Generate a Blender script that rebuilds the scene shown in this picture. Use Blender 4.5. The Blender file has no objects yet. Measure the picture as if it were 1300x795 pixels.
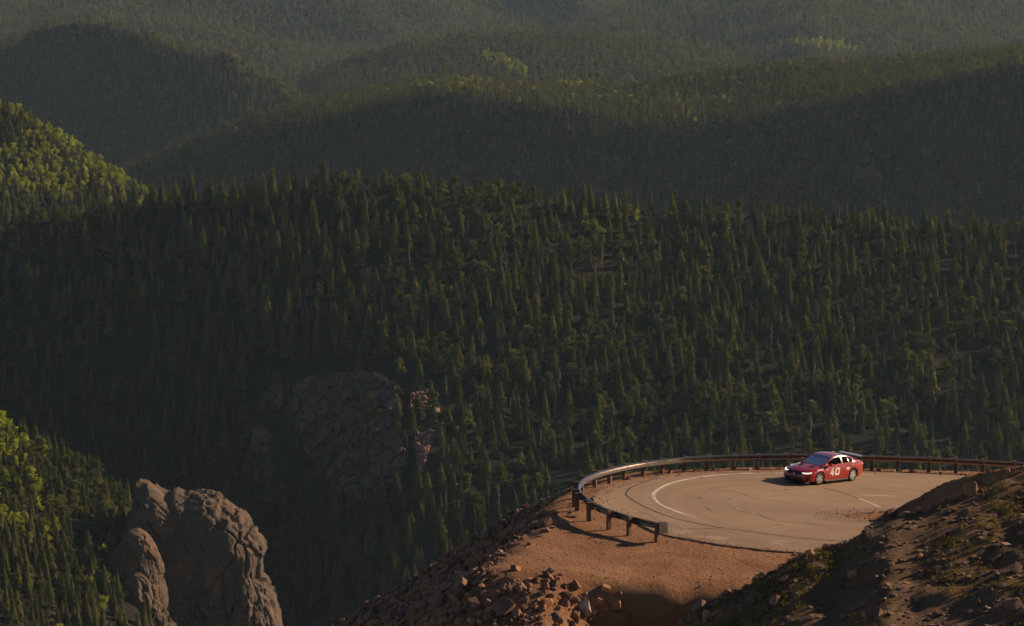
import bpy, bmesh, math, random
import numpy as np
from mathutils import Vector, Matrix, Euler

R = math.radians
S = bpy.context.scene
COL = S.collection

# ------------------------------------------------------------------ camera, sky, sun, exposure
F = 4200.0                      # focal length in photo pixels (photo is 1300 x 795)
PITCH = R(6.65)
CAMZ = 29.0
cam_data = bpy.data.cameras.new("camera")
cam = bpy.data.objects.new("camera", cam_data)
COL.objects.link(cam)
cam.location = (0, 0, CAMZ)
cam.rotation_euler = (math.pi / 2 - PITCH, 0, 0)
cam_data.sensor_width = 36.0
cam_data.lens = 36.0 * F / 1300.0
cam_data.clip_start = 1.0
cam_data.clip_end = 30000.0
S.camera = cam

SUN_EL = R(23.0)
SUN_H = (0.92, 0.40)           # horizontal direction towards the sun (x right, y away from the camera)
_n = math.hypot(*SUN_H)
SUN_DIR = Vector((SUN_H[0] / _n * math.cos(SUN_EL), SUN_H[1] / _n * math.cos(SUN_EL), math.sin(SUN_EL)))

world = bpy.data.worlds.new("World")
S.world = world
world.use_nodes = True
wn = world.node_tree
wn.nodes.clear()
sky = wn.nodes.new("ShaderNodeTexSky")
sky.sky_type = 'NISHITA'
sky.sun_disc = False
sky.sun_elevation = SUN_EL
sky.sun_rotation = math.atan2(SUN_DIR.x, SUN_DIR.y)
sky.altitude = 3000
bg = wn.nodes.new("ShaderNodeBackground")
bg.inputs["Strength"].default_value = 0.05
wo = wn.nodes.new("ShaderNodeOutputWorld")
wn.links.new(sky.outputs[0], bg.inputs[0])
wn.links.new(bg.outputs[0], wo.inputs[0])

sun_data = bpy.data.lights.new("sun", 'SUN')
sun_data.energy = 5.0
sun_data.angle = R(0.5)
sun_data.color = (1.0, 0.75, 0.50)
sun = bpy.data.objects.new("sun", sun_data)
COL.objects.link(sun)
sun.rotation_euler = (-SUN_DIR).to_track_quat('-Z', 'Y').to_euler()

S.view_settings.view_transform = 'Standard'
S.view_settings.look = 'None'
S.view_settings.exposure = 0.45
S.view_settings.gamma = 1.0
S.view_settings.use_curve_mapping = False
S.render.engine = 'CYCLES'
S.cycles.max_bounces = 5
S.cycles.diffuse_bounces = 2
S.cycles.glossy_bounces = 2
S.cycles.transmission_bounces = 4
S.cycles.transparent_max_bounces = 6
S.cycles.volume_bounces = 0
S.cycles.use_denoising = True

# ------------------------------------------------------------------ geometry helpers
CT, ST = math.cos(PITCH), math.sin(PITCH)


def ray(px, py):
    u = (np.asarray(px, float) - 650.0) / F
    v = (397.5 - np.asarray(py, float)) / F
    return u, CT + v * ST, -ST + v * CT


def at(px, py, Y):
    """the point seen at photo pixel (px, py) that lies Y metres in front of the camera"""
    x, y, z = ray(px, py)
    k = Y / y
    return x * k, Y + 0 * x, CAMZ + z * k


def proj(x, y, z):
    dz = np.asarray(z) - CAMZ
    d = y * CT - dz * ST
    return 650 + F * x / d, 397.5 - F * (y * ST + dz * CT) / d, d


# road plane z = PZ + PB (x - PX): the hairpin bench falls a little to the right
PB, PC = -0.07, 0.004
_cx, _cy, _cz = at(1042, 608, 172.0)
PX, PY0, PZ = float(_cx), 172.0, float(_cz)


def plane(x, y):
    return PZ + PB * (x - PX) + PC * (y - PY0)


def onroad(px, py, lift=0.0):
    """photo pixel to a point of the road plane"""
    rx, ry, rz = ray(px, py)
    den = rz - PB * rx - PC * ry
    k = (PZ + lift - PB * PX - PC * PY0 - CAMZ) / den
    return rx * k, ry * k, CAMZ + rz * k


def hash3(ix, iy, iz, seed):
    h = (ix.astype(np.int64) * 374761393 + iy.astype(np.int64) * 668265263 + iz.astype(np.int64) * 2147483647 + seed * 974634777) & 0xffffffff
    h = ((h ^ (h >> 13)) * 1274126177) & 0xffffffff
    h = ((h ^ (h >> 16)) * 2246822519) & 0xffffffff
    return ((h ^ (h >> 15)) & 0xffffff) / float(0xffffff)


def noise3(x, y, z, seed=0):
    x, y, z = np.broadcast_arrays(np.asarray(x, float), np.asarray(y, float), np.asarray(z, float))
    xi, yi, zi = np.floor(x), np.floor(y), np.floor(z)
    fx, fy, fz = x - xi, y - yi, z - zi
    ux, uy, uz = fx * fx * (3 - 2 * fx), fy * fy * (3 - 2 * fy), fz * fz * (3 - 2 * fz)
    xi, yi, zi = xi.astype(np.int64), yi.astype(np.int64), zi.astype(np.int64)
    r = 0
    for a in (0, 1):
        for b in (0, 1):
            for c in (0, 1):
                w = (ux if a else 1 - ux) * (uy if b else 1 - uy) * (uz if c else 1 - uz)
                r = r + w * hash3(xi + a, yi + b, zi + c, seed)
    return r * 2 - 1


def fbm(x, y, z=0.0, octaves=4, seed=0, gain=0.5):
    r, a, s = 0, 1.0, 1.0
    for o in range(octaves):
        r = r + a * noise3(np.asarray(x) * s, np.asarray(y) * s, np.asarray(z) * s, seed + o * 17)
        a *= gain
        s *= 2.03
    return r


def mesh_from(name, verts, faces, mats=(), smooth=False, angle=None):
    me = bpy.data.meshes.new(name)
    if isinstance(faces, np.ndarray):
        v = np.ascontiguousarray(np.asarray(verts, np.float32))
        f = np.ascontiguousarray(faces.astype(np.int32))
        me.vertices.add(len(v))
        me.vertices.foreach_set("co", v.ravel())
        n = f.shape[1]
        me.loops.add(f.size)
        me.loops.foreach_set("vertex_index", f.ravel())
        me.polygons.add(len(f))
        me.polygons.foreach_set("loop_start", np.arange(0, f.size, n, dtype=np.int32))
        me.update(calc_edges=True)
    else:
        me.from_pydata([tuple(map(float, p)) for p in verts], [], faces)
        me.update()
    me.validate()
    for m in mats:
        me.materials.append(m)
    if smooth:
        me.shade_smooth()
        if angle:
            me.set_sharp_from_angle(angle=R(angle))
    return me


def link(name, me, parent=None):
    o = bpy.data.objects.new(name, me)
    COL.objects.link(o)
    if parent is not None:
        o.parent = parent
    return o


def empty(name, loc=(0, 0, 0)):
    o = bpy.data.objects.new(name, None)
    o.location = loc
    o.empty_display_size = 0.2
    COL.objects.link(o)
    return o


def tag(o, label=None, cat=None, group=None, kind=None):
    for k, v in (("label", label), ("category", cat), ("group", group), ("kind", kind)):
        if v:
            o[k] = v
    return o


# ------------------------------------------------------------------ materials
def new_mat(name):
    m = bpy.data.materials.new(name)
    m.use_nodes = True
    nt = m.node_tree
    nt.nodes.clear()
    out = nt.nodes.new("ShaderNodeOutputMaterial")
    return m, nt, out


def N(nt, kind, **kw):
    n = nt.nodes.new(kind)
    for k, v in kw.items():
        if k in n.inputs:
            n.inputs[k].default_value = v
        else:
            setattr(n, k, v)
    return n


def plain(name, col, rough=0.7, metal=0.0, coat=0.0, var=0.12, scale=6.0, spec=0.4):
    """a principled material whose colour wanders a little"""
    m, nt, out = new_mat(name)
    p = N(nt, "ShaderNodeBsdfPrincipled")
    p.inputs["Roughness"].default_value = rough
    p.inputs["Metallic"].default_value = metal
    p.inputs["Coat Weight"].default_value = coat
    p.inputs["Coat Roughness"].default_value = 0.06
    p.inputs["Coat IOR"].default_value = 1.5
    p.inputs["Specular IOR Level"].default_value = spec
    tc = N(nt, "ShaderNodeTexCoord")
    nz = N(nt, "ShaderNodeTexNoise", Scale=scale, Detail=5.0)
    nt.links.new(tc.outputs["Object"], nz.inputs["Vector"])
    mx = N(nt, "ShaderNodeMix", data_type='RGBA')
    mx.inputs["A"].default_value = (*[c * (1 - var) for c in col], 1)
    mx.inputs["B"].default_value = (*[min(1, c * (1 + var)) for c in col], 1)
    nt.links.new(nz.outputs["Fac"], mx.inputs["Factor"])
    nt.links.new(mx.outputs["Result"], p.inputs["Base Color"])
    nt.links.new(p.outputs[0], out.inputs[0])
    return m


def ramp(nt, src, stops):
    r = N(nt, "ShaderNodeValToRGB")
    e = r.color_ramp.elements
    e[0].position, e[0].color = stops[0][0], (*stops[0][1], 1)
    e[1].position, e[1].color = stops[-1][0], (*stops[-1][1], 1)
    for pos, c in stops[1:-1]:
        k = e.new(pos)
        k.color = (*c, 1)
    nt.links.new(src, r.inputs[0])
    return r


def foliage(name, dark, light, translucent=0.25, tcol=None):
    m, nt, out = new_mat(name)
    oi = N(nt, "ShaderNodeObjectInfo")
    geo = N(nt, "ShaderNodeNewGeometry")
    nz = N(nt, "ShaderNodeTexNoise", Scale=0.9, Detail=2.0)
    nt.links.new(geo.outputs["Position"], nz.inputs["Vector"])
    ad = N(nt, "ShaderNodeMath", operation='MULTIPLY_ADD')
    ad.inputs[1].default_value = 0.6
    nt.links.new(oi.outputs["Random"], ad.inputs[0])
    nt.links.new(nz.outputs["Fac"], ad.inputs[2])
    sb = N(nt, "ShaderNodeMath", operation='SUBTRACT')
    sb.inputs[1].default_value = 0.3
    nt.links.new(ad.outputs[0], sb.inputs[0])
    mx = N(nt, "ShaderNodeMix", data_type='RGBA')
    mx.inputs["A"].default_value = (*dark, 1)
    mx.inputs["B"].default_value = (*light, 1)
    nt.links.new(sb.outputs[0], mx.inputs["Factor"])
    d = N(nt, "ShaderNodeBsdfDiffuse", Roughness=0.6)
    t = N(nt, "ShaderNodeBsdfTranslucent")
    nt.links.new(mx.outputs["Result"], d.inputs["Color"])
    if tcol:
        tm = N(nt, "ShaderNodeMix", data_type='RGBA', blend_type='MULTIPLY')
        tm.inputs["Factor"].default_value = 1
        tm.inputs["B"].default_value = (*tcol, 1)
        nt.links.new(mx.outputs["Result"], tm.inputs["A"])
        nt.links.new(tm.outputs["Result"], t.inputs["Color"])
    else:
        nt.links.new(mx.outputs["Result"], t.inputs["Color"])
    ms = N(nt, "ShaderNodeMixShader", Fac=translucent)
    nt.links.new(d.outputs[0], ms.inputs[1])
    nt.links.new(t.outputs[0], ms.inputs[2])
    nt.links.new(ms.outputs[0], out.inputs[0])
    return m


def rock_mat(name, cols, scale=0.6, bump=0.35, rnd=0.35):
    m, nt, out = new_mat(name)
    tc = N(nt, "ShaderNodeTexCoord")
    oi = N(nt, "ShaderNodeObjectInfo")
    geo = N(nt, "ShaderNodeNewGeometry")
    n1 = N(nt, "ShaderNodeTexNoise", Scale=scale, Detail=7.0, Roughness=0.62)
    nt.links.new(geo.outputs["Position"], n1.inputs["Vector"])
    ma = N(nt, "ShaderNodeMath", operation='MULTIPLY_ADD')
    ma.inputs[1].default_value = rnd
    nt.links.new(oi.outputs["Random"], ma.inputs[0])
    nt.links.new(n1.outputs["Fac"], ma.inputs[2])
    sb = N(nt, "ShaderNodeMath", operation='SUBTRACT')
    sb.inputs[1].default_value = rnd * 0.5
    nt.links.new(ma.outputs[0], sb.inputs[0])
    r = ramp(nt, sb.outputs[0], [(0.25, cols[0]), (0.5, cols[1]), (0.75, cols[2])])
    n2 = N(nt, "ShaderNodeTexNoise", Scale=scale * 9, Detail=6.0, Roughness=0.7)
    nt.links.new(geo.outputs["Position"], n2.inputs["Vector"])
    bp = N(nt, "ShaderNodeBump", Strength=bump, Distance=0.3 / scale * 0.15)
    nt.links.new(n2.outputs["Fac"], bp.inputs["Height"])
    p = N(nt, "ShaderNodeBsdfPrincipled", Roughness=0.85)
    p.inputs["Specular IOR Level"].default_value = 0.25
    nt.links.new(r.outputs[0], p.inputs["Base Color"])
    nt.links.new(bp.outputs[0], p.inputs["Normal"])
    nt.links.new(p.outputs[0], out.inputs[0])
    return m


M = {}
M['needle'] = foliage("conifer_needles", (0.060, 0.068, 0.026), (0.195, 0.180, 0.060), 0.50, (1.35, 1.45, 0.75))
M['pine'] = foliage("pine_needles", (0.060, 0.072, 0.028), (0.165, 0.164, 0.058), 0.50, (1.35, 1.45, 0.75))
M['aspen'] = foliage("aspen_leaves", (0.210, 0.245, 0.040), (0.385, 0.390, 0.075), 0.55, (1.55, 1.6, 0.8))
M['grass'] = foliage("grass_blades", (0.110, 0.092, 0.028), (0.250, 0.195, 0.055), 0.35)
M['dead'] = plain("dead_wood", (0.20, 0.175, 0.15), 0.9, scale=3)
M['bark'] = plain("bark", (0.075, 0.052, 0.038), 0.9, scale=3)
M['aspen_bark'] = plain("aspen_bark", (0.32, 0.30, 0.24), 0.8, scale=3)
M['rock'] = rock_mat("red_granite", [(0.100, 0.054, 0.040), (0.175, 0.094, 0.066), (0.27, 0.155, 0.110)], 1.5, 0.5, 0.5)
M['rock_orange'] = rock_mat("orange_rock", [(0.20, 0.090, 0.045), (0.30, 0.145, 0.075), (0.38, 0.20, 0.11)], 1.5, 0.5)
M['rock_pale'] = rock_mat("pale_rock", [(0.25, 0.20, 0.165), (0.36, 0.29, 0.24), (0.46, 0.38, 0.32)], 1.5, 0.4)
M['cliff_red'] = rock_mat("red_cliff", [(0.085, 0.055, 0.040), (0.175, 0.100, 0.070), (0.27, 0.140, 0.085)], 0.07, 1.0, 0.1)
M['cliff'] = rock_mat("cliff_granite", [(0.046, 0.034, 0.025), (0.088, 0.060, 0.040), (0.17, 0.090, 0.050)], 0.07, 1.0, 0.1)


def hill_mat():
    m, nt, out = new_mat("forest_floor")
    geo = N(nt, "ShaderNodeNewGeometry")
    n1 = N(nt, "ShaderNodeTexNoise", Scale=0.02, Detail=8.0, Roughness=0.65)
    nt.links.new(geo.outputs["Position"], n1.inputs["Vector"])
    r = ramp(nt, n1.outputs["Fac"], [(0.3, (0.016, 0.017, 0.010)), (0.58, (0.026, 0.024, 0.015)), (0.85, (0.060, 0.045, 0.032))])
    p = N(nt, "ShaderNodeBsdfPrincipled", Roughness=0.95)
    p.inputs["Specular IOR Level"].default_value = 0.1
    nt.links.new(r.outputs[0], p.inputs["Base Color"])
    n2 = N(nt, "ShaderNodeTexNoise", Scale=0.25, Detail=6.0)
    nt.links.new(geo.outputs["Position"], n2.inputs["Vector"])
    bp = N(nt, "ShaderNodeBump", Strength=0.6, Distance=1.5)
    nt.links.new(n2.outputs["Fac"], bp.inputs["Height"])
    nt.links.new(bp.outputs[0], p.inputs["Normal"])
    nt.links.new(p.outputs[0], out.inputs[0])
    return m


def dirt_mat():
    """decomposed red granite; the 'turf' attribute says where the ground is grown over"""
    m, nt, out = new_mat("red_dirt")
    geo = N(nt, "ShaderNodeNewGeometry")
    n1 = N(nt, "ShaderNodeTexNoise", Scale=0.35, Detail=9.0, Roughness=0.68)
    nt.links.new(geo.outputs["Position"], n1.inputs["Vector"])
    r = ramp(nt, n1.outputs["Fac"], [(0.28, (0.175, 0.085, 0.046)), (0.5, (0.275, 0.140, 0.074)), (0.74, (0.37, 0.205, 0.115))])
    n4 = N(nt, "ShaderNodeTexNoise", Scale=9.0, Detail=6.0, Roughness=0.75)
    nt.links.new(geo.outputs["Position"], n4.inputs["Vector"])
    r4 = ramp(nt, n4.outputs["Fac"], [(0.32, (0.62, 0.60, 0.58)), (0.5, (1, 1, 1)), (0.72, (1.35, 1.3, 1.25))])
    mu = N(nt, "ShaderNodeMix", data_type='RGBA', blend_type='MULTIPLY')
    mu.inputs["Factor"].default_value = 1
    nt.links.new(r.outputs[0], mu.inputs["A"])
    nt.links.new(r4.outputs[0], mu.inputs["B"])
    n2 = N(nt, "ShaderNodeTexNoise", Scale=0.9, Detail=7.0, Roughness=0.65)
    nt.links.new(geo.outputs["Position"], n2.inputs["Vector"])
    r2 = ramp(nt, n2.outputs["Fac"], [(0.3, (0.105, 0.068, 0.036)), (0.55, (0.165, 0.100, 0.058)), (0.72, (0.235, 0.125, 0.080))])
    a = N(nt, "ShaderNodeAttribute", attribute_name="turf")
    mx = N(nt, "ShaderNodeMix", data_type='RGBA')
    nt.links.new(a.outputs["Fac"], mx.inputs["Factor"])
    nt.links.new(mu.outputs["Result"], mx.inputs["A"])
    nt.links.new(r2.outputs[0], mx.inputs["B"])
    p = N(nt, "ShaderNodeBsdfPrincipled", Roughness=0.95)
    p.inputs["Specular IOR Level"].default_value = 0.12
    nt.links.new(mx.outputs["Result"], p.inputs["Base Color"])
    n3 = N(nt, "ShaderNodeTexNoise", Scale=3.2, Detail=9.0, Roughness=0.72)
    nt.links.new(geo.outputs["Position"], n3.inputs["Vector"])
    bp = N(nt, "ShaderNodeBump", Strength=0.85, Distance=0.22)
    nt.links.new(n3.outputs["Fac"], bp.inputs["Height"])
    nt.links.new(bp.outputs[0], p.inputs["Normal"])
    nt.links.new(p.outputs[0], out.inputs[0])
    return m


def asphalt_mat():
    m, nt, out = new_mat("dusty_asphalt")
    geo = N(nt, "ShaderNodeNewGeometry")
    n1 = N(nt, "ShaderNodeTexNoise", Scale=0.16, Detail=8.0, Roughness=0.6)
    nt.links.new(geo.outputs["Position"], n1.inputs["Vector"])
    r = ramp(nt, n1.outputs["Fac"], [(0.3, (0.225, 0.148, 0.094)), (0.5, (0.272, 0.180, 0.115)), (0.72, (0.33, 0.222, 0.145))])
    # tyre-polished arcs round the turn centre
    sx = N(nt, "ShaderNodeVectorMath", operation='SUBTRACT')
    c = onroad(1085, 655)
    sx.inputs[1].default_value = (float(c[0]), float(c[1]), float(c[2]))
    nt.links.new(geo.outputs["Position"], sx.inputs[0])
    ln = N(nt, "ShaderNodeVectorMath", operation='LENGTH')
    nt.links.new(sx.outputs[0], ln.inputs[0])
    n5 = N(nt, "ShaderNodeTexNoise", Scale=1.5, Detail=3.0, noise_dimensions='1D')
    nt.links.new(ln.outputs["Value"], n5.inputs["W"])
    r5 = ramp(nt, n5.outputs["Fac"], [(0.3, (0.93, 0.93, 0.93)), (0.7, (1.05, 1.05, 1.05))])
    n6 = N(nt, "ShaderNodeTexNoise", Scale=14.0, Detail=5.0, Roughness=0.7)
    nt.links.new(geo.outputs["Position"], n6.inputs["Vector"])
    r6 = ramp(nt, n6.outputs["Fac"], [(0.3, (0.88, 0.88, 0.88)), (0.7, (1.1, 1.1, 1.1))])
    m1 = N(nt, "ShaderNodeMix", data_type='RGBA', blend_type='MULTIPLY')
    m1.inputs["Factor"].default_value = 1
    m2 = N(nt, "ShaderNodeMix", data_type='RGBA', blend_type='MULTIPLY')
    m2.inputs["Factor"].default_value = 1
    nt.links.new(r.outputs[0], m1.inputs["A"])
    nt.links.new(r5.outputs[0], m1.inputs["B"])
    nt.links.new(m1.outputs["Result"], m2.inputs["A"])
    nt.links.new(r6.outputs[0], m2.inputs["B"])
    p = N(nt, "ShaderNodeBsdfPrincipled", Roughness=0.8)
    p.inputs["Specular IOR Level"].default_value = 0.25
    nt.links.new(m2.outputs["Result"], p.inputs["Base Color"])
    bp = N(nt, "ShaderNodeBump", Strength=0.3, Distance=0.02)
    nt.links.new(n6.outputs["Fac"], bp.inputs["Height"])
    nt.links.new(bp.outputs[0], p.inputs["Normal"])
    nt.links.new(p.outputs[0], out.inputs[0])
    return m


def worn_paint(name, col, keep=0.5, scale=2.2):
    m, nt, out = new_mat(name)
    geo = N(nt, "ShaderNodeNewGeometry")
    n1 = N(nt, "ShaderNodeTexNoise", Scale=scale, Detail=7.0, Roughness=0.75)
    nt.links.new(geo.outputs["Position"], n1.inputs["Vector"])
    r = ramp(nt, n1.outputs["Fac"], [(keep - 0.1, (0, 0, 0)), (keep + 0.1, (1, 1, 1))])
    p = N(nt, "ShaderNodeBsdfPrincipled", Roughness=0.75)
    p.inputs["Base Color"].default_value = (*col, 1)
    t = N(nt, "ShaderNodeBsdfTransparent")
    ms = N(nt, "ShaderNodeMixShader")
    nt.links.new(r.outputs[0], ms.inputs[0])
    nt.links.new(t.outputs[0], ms.inputs[1])
    nt.links.new(p.outputs[0], ms.inputs[2])
    nt.links.new(ms.outputs[0], out.inputs[0])
    return m


M['hill'] = hill_mat()
M['dirt'] = dirt_mat()
M['asphalt'] = asphalt_mat()
M['line'] = worn_paint("worn_white_line", (0.55, 0.48, 0.40), 0.40)
M['faint'] = worn_paint("faded_white_line", (0.40, 0.33, 0.26), 0.53)
M['seam'] = worn_paint("tar_seam", (0.045, 0.034, 0.028), 0.38)

# ------------------------------------------------------------------ far hills: lofted ridge layers
# each layer: list of rows from far to near; a row is a polyline of (px, py, depth) in the photo's frame
LAYERS = {
    'near_left': [
        [(-300, 380, 1480), (0, 548, 1470), (60, 575, 1455), (120, 605, 1440), (170, 650, 1430), (230, 800, 1425), (350, 865, 1410), (500, 980, 1400), (1500, 1500, 1400)],
        [(-300, 500, 1390), (0, 628, 1385), (60, 655, 1380), (120, 688, 1375), (170, 722, 1365), (230, 825, 1360), (350, 890, 1350), (500, 1010, 1340), (1500, 1540, 1340)],
        [(-300, 620, 1260), (0, 790, 1255), (170, 900, 1250), (350, 1010, 1250), (500, 1130, 1250), (1500, 1600, 1250)],
    ],
    'ridge': [
        [(-400, 292, 1905), (0, 279, 1880), (100, 280, 1870), (200, 258, 1865), (300, 248, 1855), (420, 238, 1850), (520, 241, 1850), (650, 250, 1850), (760, 266, 1850), (850, 277, 1850), (950, 274, 1845), (1050, 278, 1840), (1150, 286, 1840), (1300, 300, 1840), (1700, 330, 1830)],
        [(-400, 420, 1800), (0, 400, 1795), (200, 390, 1780), (400, 385, 1755), (520, 380, 1745), (650, 385, 1738), (850, 395, 1738), (1050, 400, 1738), (1300, 410, 1735), (1700, 430, 1730)],
        [(-400, 650, 1735), (0, 640, 1720), (200, 630, 1690), (400, 600, 1625), (520, 570, 1590), (600, 590, 1575), (750, 600, 1570), (950, 610, 1575), (1300, 620, 1575), (1700, 630, 1575)],
        [(-400, 900, 1600), (0, 880, 1590), (200, 875, 1560), (400, 860, 1480), (520, 850, 1440), (750, 860, 1420), (950, 870, 1420), (1700, 880, 1420)],
    ],
    'aspen_hill': [
        [(-500, -60, 2820), (0, 137, 2640), (40, 155, 2620), (80, 180, 2600), (130, 214, 2570), (200, 258, 2530), (300, 330, 2480), (500, 420, 2450), (1700, 700, 2450)],
        [(-500, 200, 2520), (0, 300, 2400), (80, 320, 2400), (130, 330, 2400), (200, 350, 2400), (300, 400, 2380), (500, 470, 2380), (1700, 760, 2380)],
    ],
    'second': [
        [(-300, 330, 3800), (60, 262, 3730), (170, 212, 3700), (230, 186, 3680), (300, 160, 3665), (400, 130, 3650), (560, 104, 3640), (680, 112, 3640), (800, 112, 3630), (900, 94, 3610), (1000, 84, 3560), (1100, 79, 3500), (1200, 73, 3440), (1300, 63, 3380), (1700, 30, 3200)],
        [(-300, 340, 3780), (60, 272, 3690), (170, 222, 3640), (230, 203, 3600), (300, 182, 3560), (400, 154, 3500), (560, 126, 3430), (680, 136, 3380), (800, 156, 3330), (900, 158, 3280), (1000, 142, 3235), (1100, 122, 3190), (1200, 103, 3145), (1300, 84, 3100), (1700, 50, 2940)],
        [(-300, 420, 3580), (60, 380, 3500), (170, 345, 3450), (300, 340, 3370), (560, 340, 3240), (800, 345, 3140), (1000, 350, 3040), (1200, 350, 2940), (1300, 350, 2890), (1700, 350, 2720)],
    ],
    'dark_left': [
        [(-400, 90, 4980), (0, 58, 4740), (60, 33, 4690), (110, 26, 4640), (170, 38, 4580), (230, 62, 4520), (300, 77, 4460), (350, 107, 4410), (400, 131, 4360), (460, 150, 4310), (700, 240, 4200), (1700, 400, 4000)],
        [(-400, 97, 4965), (0, 65, 4722), (60, 39, 4672), (110, 32, 4622), (170, 44, 4560), (230, 68, 4498), (300, 84, 4434), (350, 114, 4384), (400, 140, 4335), (460, 160, 4285), (700, 250, 4180), (1700, 420, 3980)],
        [(-400, 290, 4700), (0, 270, 4450), (110, 250, 4350), (230, 240, 4240), (350, 235, 4150), (460, 230, 4090), (700, 320, 4000), (1700, 500, 3850)],
    ],
    'middle': [
        [(-200, 260, 5560), (200, 160, 5510), (370, 112, 5450), (430, 84, 5400), (520, 58, 5340), (600, 49, 5310), (700, 45, 5300), (800, 48, 5300), (870, 56, 5320), (940, 77, 5330), (1000, 92, 5330), (1100, 130, 5300), (1700, 300, 5200)],
        [(-200, 280, 5400), (200, 190, 5300), (370, 135, 5160), (430, 122, 5080), (520, 112, 5000), (600, 112, 4970), (700, 112, 4960), (800, 112, 4960), (940, 125, 4970), (1100, 160, 4980), (1700, 330, 4980)],
        [(-200, 420, 4700), (370, 300, 4640), (700, 300, 4600), (1100, 320, 4600), (1700, 480, 4600)],
    ],
    'far_right': [
        [(300, 120, 6700), (700, 40, 6600), (780, 12, 6700), (860, -14, 6800), (1000, -40, 6900), (1150, -20, 6900), (1300, -14, 7000), (1700, -20, 7200)],
        [(300, 160, 6000), (700, 90, 5950), (860, 66, 6000), (960, 50, 6000), (1040, 44, 5950), (1090, 66, 5950), (1180, 60, 6050), (1300, 48, 6200), (1700, 40, 6300)],
        [(300, 320, 5600), (900, 200, 5600), (1300, 180, 5700), (1700, 170, 5700)],
    ],
    'far': [
        [(-500, -120, 9000), (0, -110, 9000), (650, -130, 9200), (1300, -130, 9400), (1800, -130, 9400)],
        [(-500, 0, 7000), (0, 8, 7000), (200, 0, 7100), (450, -4, 7300), (650, 0, 7400), (900, 6, 7500), (1300, 5, 7600), (1800, 0, 7600)],
        [(-500, 130, 5800), (0, 110, 5800), (300, 100, 5900), (420, 110, 5950), (650, 110, 6100), (1300, 110, 6400), (1800, 110, 6400)],
        [(-500, 300, 5300), (650, 300, 5300), (1800, 300, 5300)],
    ],
}
LAYER_NAMES = list(LAYERS)
ROUGH = {'near_left': (2.5, 60), 'ridge': (6.0, 110), 'aspen_hill': (4.0, 130), 'second': (6.0, 230), 'dark_left': (6.0, 200), 'middle': (9.0, 260), 'far_right': (48.0, 430), 'far': (90.0, 680)}
_ROWS = {}
for _k, _rows in LAYERS.items():
    rr = []
    for row in _rows:
        a = np.array(row, float)
        x, y, z = at(a[:, 0], a[:, 1], a[:, 2])
        rr.append((x / y, a[:, 2], z))
    _ROWS[_k] = rr
FLOOR = -345.0


def layer_height(name, x, y):
    s = x / y
    ds, zs = [], []
    for ss, D, Z in _ROWS[name]:
        ds.append(np.interp(s, ss, D))
        zs.append(np.interp(s, ss, Z))
    h = zs[0] - 0.45 * (y - ds[0])
    for k in range(len(ds) - 1):
        t = np.clip((ds[k] - y) / (ds[k] - ds[k + 1]), 0, 1)
        h = np.where(y <= ds[k], zs[k] + t * (zs[k + 1] - zs[k]), h)
    h = np.where(y < ds[-1], zs[-1] - 0.55 * (ds[-1] - y), h)
    amp, wl = ROUGH[name]
    sd = LAYER_NAMES.index(name) * 31
    below = np.clip((ds[0] - y) / (ds[0] - ds[-1]) * 2.2, 0.12, 1)
    g = fbm(x / wl, y / wl, 0, 4, sd)
    rdg = 1 - np.abs(noise3(x / wl * 1.3 + 5, y / wl * 0.7, 3.3, sd + 5)) * 2
    return h + below * amp * (g * 0.8 + rdg * 0.5 - 0.3)


def hills_height(x, y):
    hs = np.stack([layer_height(n, x, y) for n in LAYER_NAMES])
    idx = np.argmax(hs, 0)
    h = np.max(hs, 0)
    fl = FLOOR + fbm(x / 90, y / 90, 0, 3, 7) * 6
    return np.maximum(h, fl), np.where(fl > h, -1, idx)


NCOL, NROW = 340, 560
s_cols = np.linspace((-420 - 650) / F, (1760 - 650) / F, NCOL)
y_rows = np.concatenate([np.linspace(320, 1240, 24, endpoint=False), np.linspace(1240, 1920, 190, endpoint=False),
                         np.linspace(1920, 2700, 90, endpoint=False), np.linspace(2700, 4700, 140, endpoint=False),
                         np.linspace(4700, 9600, NROW - 444)])
GY, GS = np.meshgrid(y_rows, s_cols, indexing='ij')
GX = GS * GY
GZ, GI = hills_height(GX, GY)
ii = (np.arange(NROW - 1)[:, None] * NCOL + np.arange(NCOL - 1)[None, :]).ravel()
quads = np.stack([ii, ii + 1, ii + NCOL + 1, ii + NCOL], 1)
hv = np.stack([GX.ravel(), GY.ravel(), GZ.ravel()], 1)
hills = tag(link("hills", mesh_from("hills", hv, quads, [M['hill']], True)), kind="structure")
# running maximum of the view angle, to tell which trees can be seen
ANG = (GZ - CAMZ) / GY
CUM = np.maximum.accumulate(ANG, 0)


def hidden_by(x, y, ztop):
    """how far below the sight line over nearer ground a treetop lies (tangent units; negative: seen)"""
    ci = np.clip(np.round((x / y - s_cols[0]) / (s_cols[1] - s_cols[0])).astype(int), 0, NCOL - 1)
    ri = np.clip(np.searchsorted(y_rows, y) - 2, 0, NROW - 1)
    return CUM[ri, ci] - (ztop - CAMZ) / y


# ------------------------------------------------------------------ near ground: hairpin bench, spoil slope, embankment, foreground hillside
def poly_px(pts):
    a = np.array(pts, float)
    x, y, z = onroad(a[:, 0], a[:, 1])
    return np.stack([x, y], 1)


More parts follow.
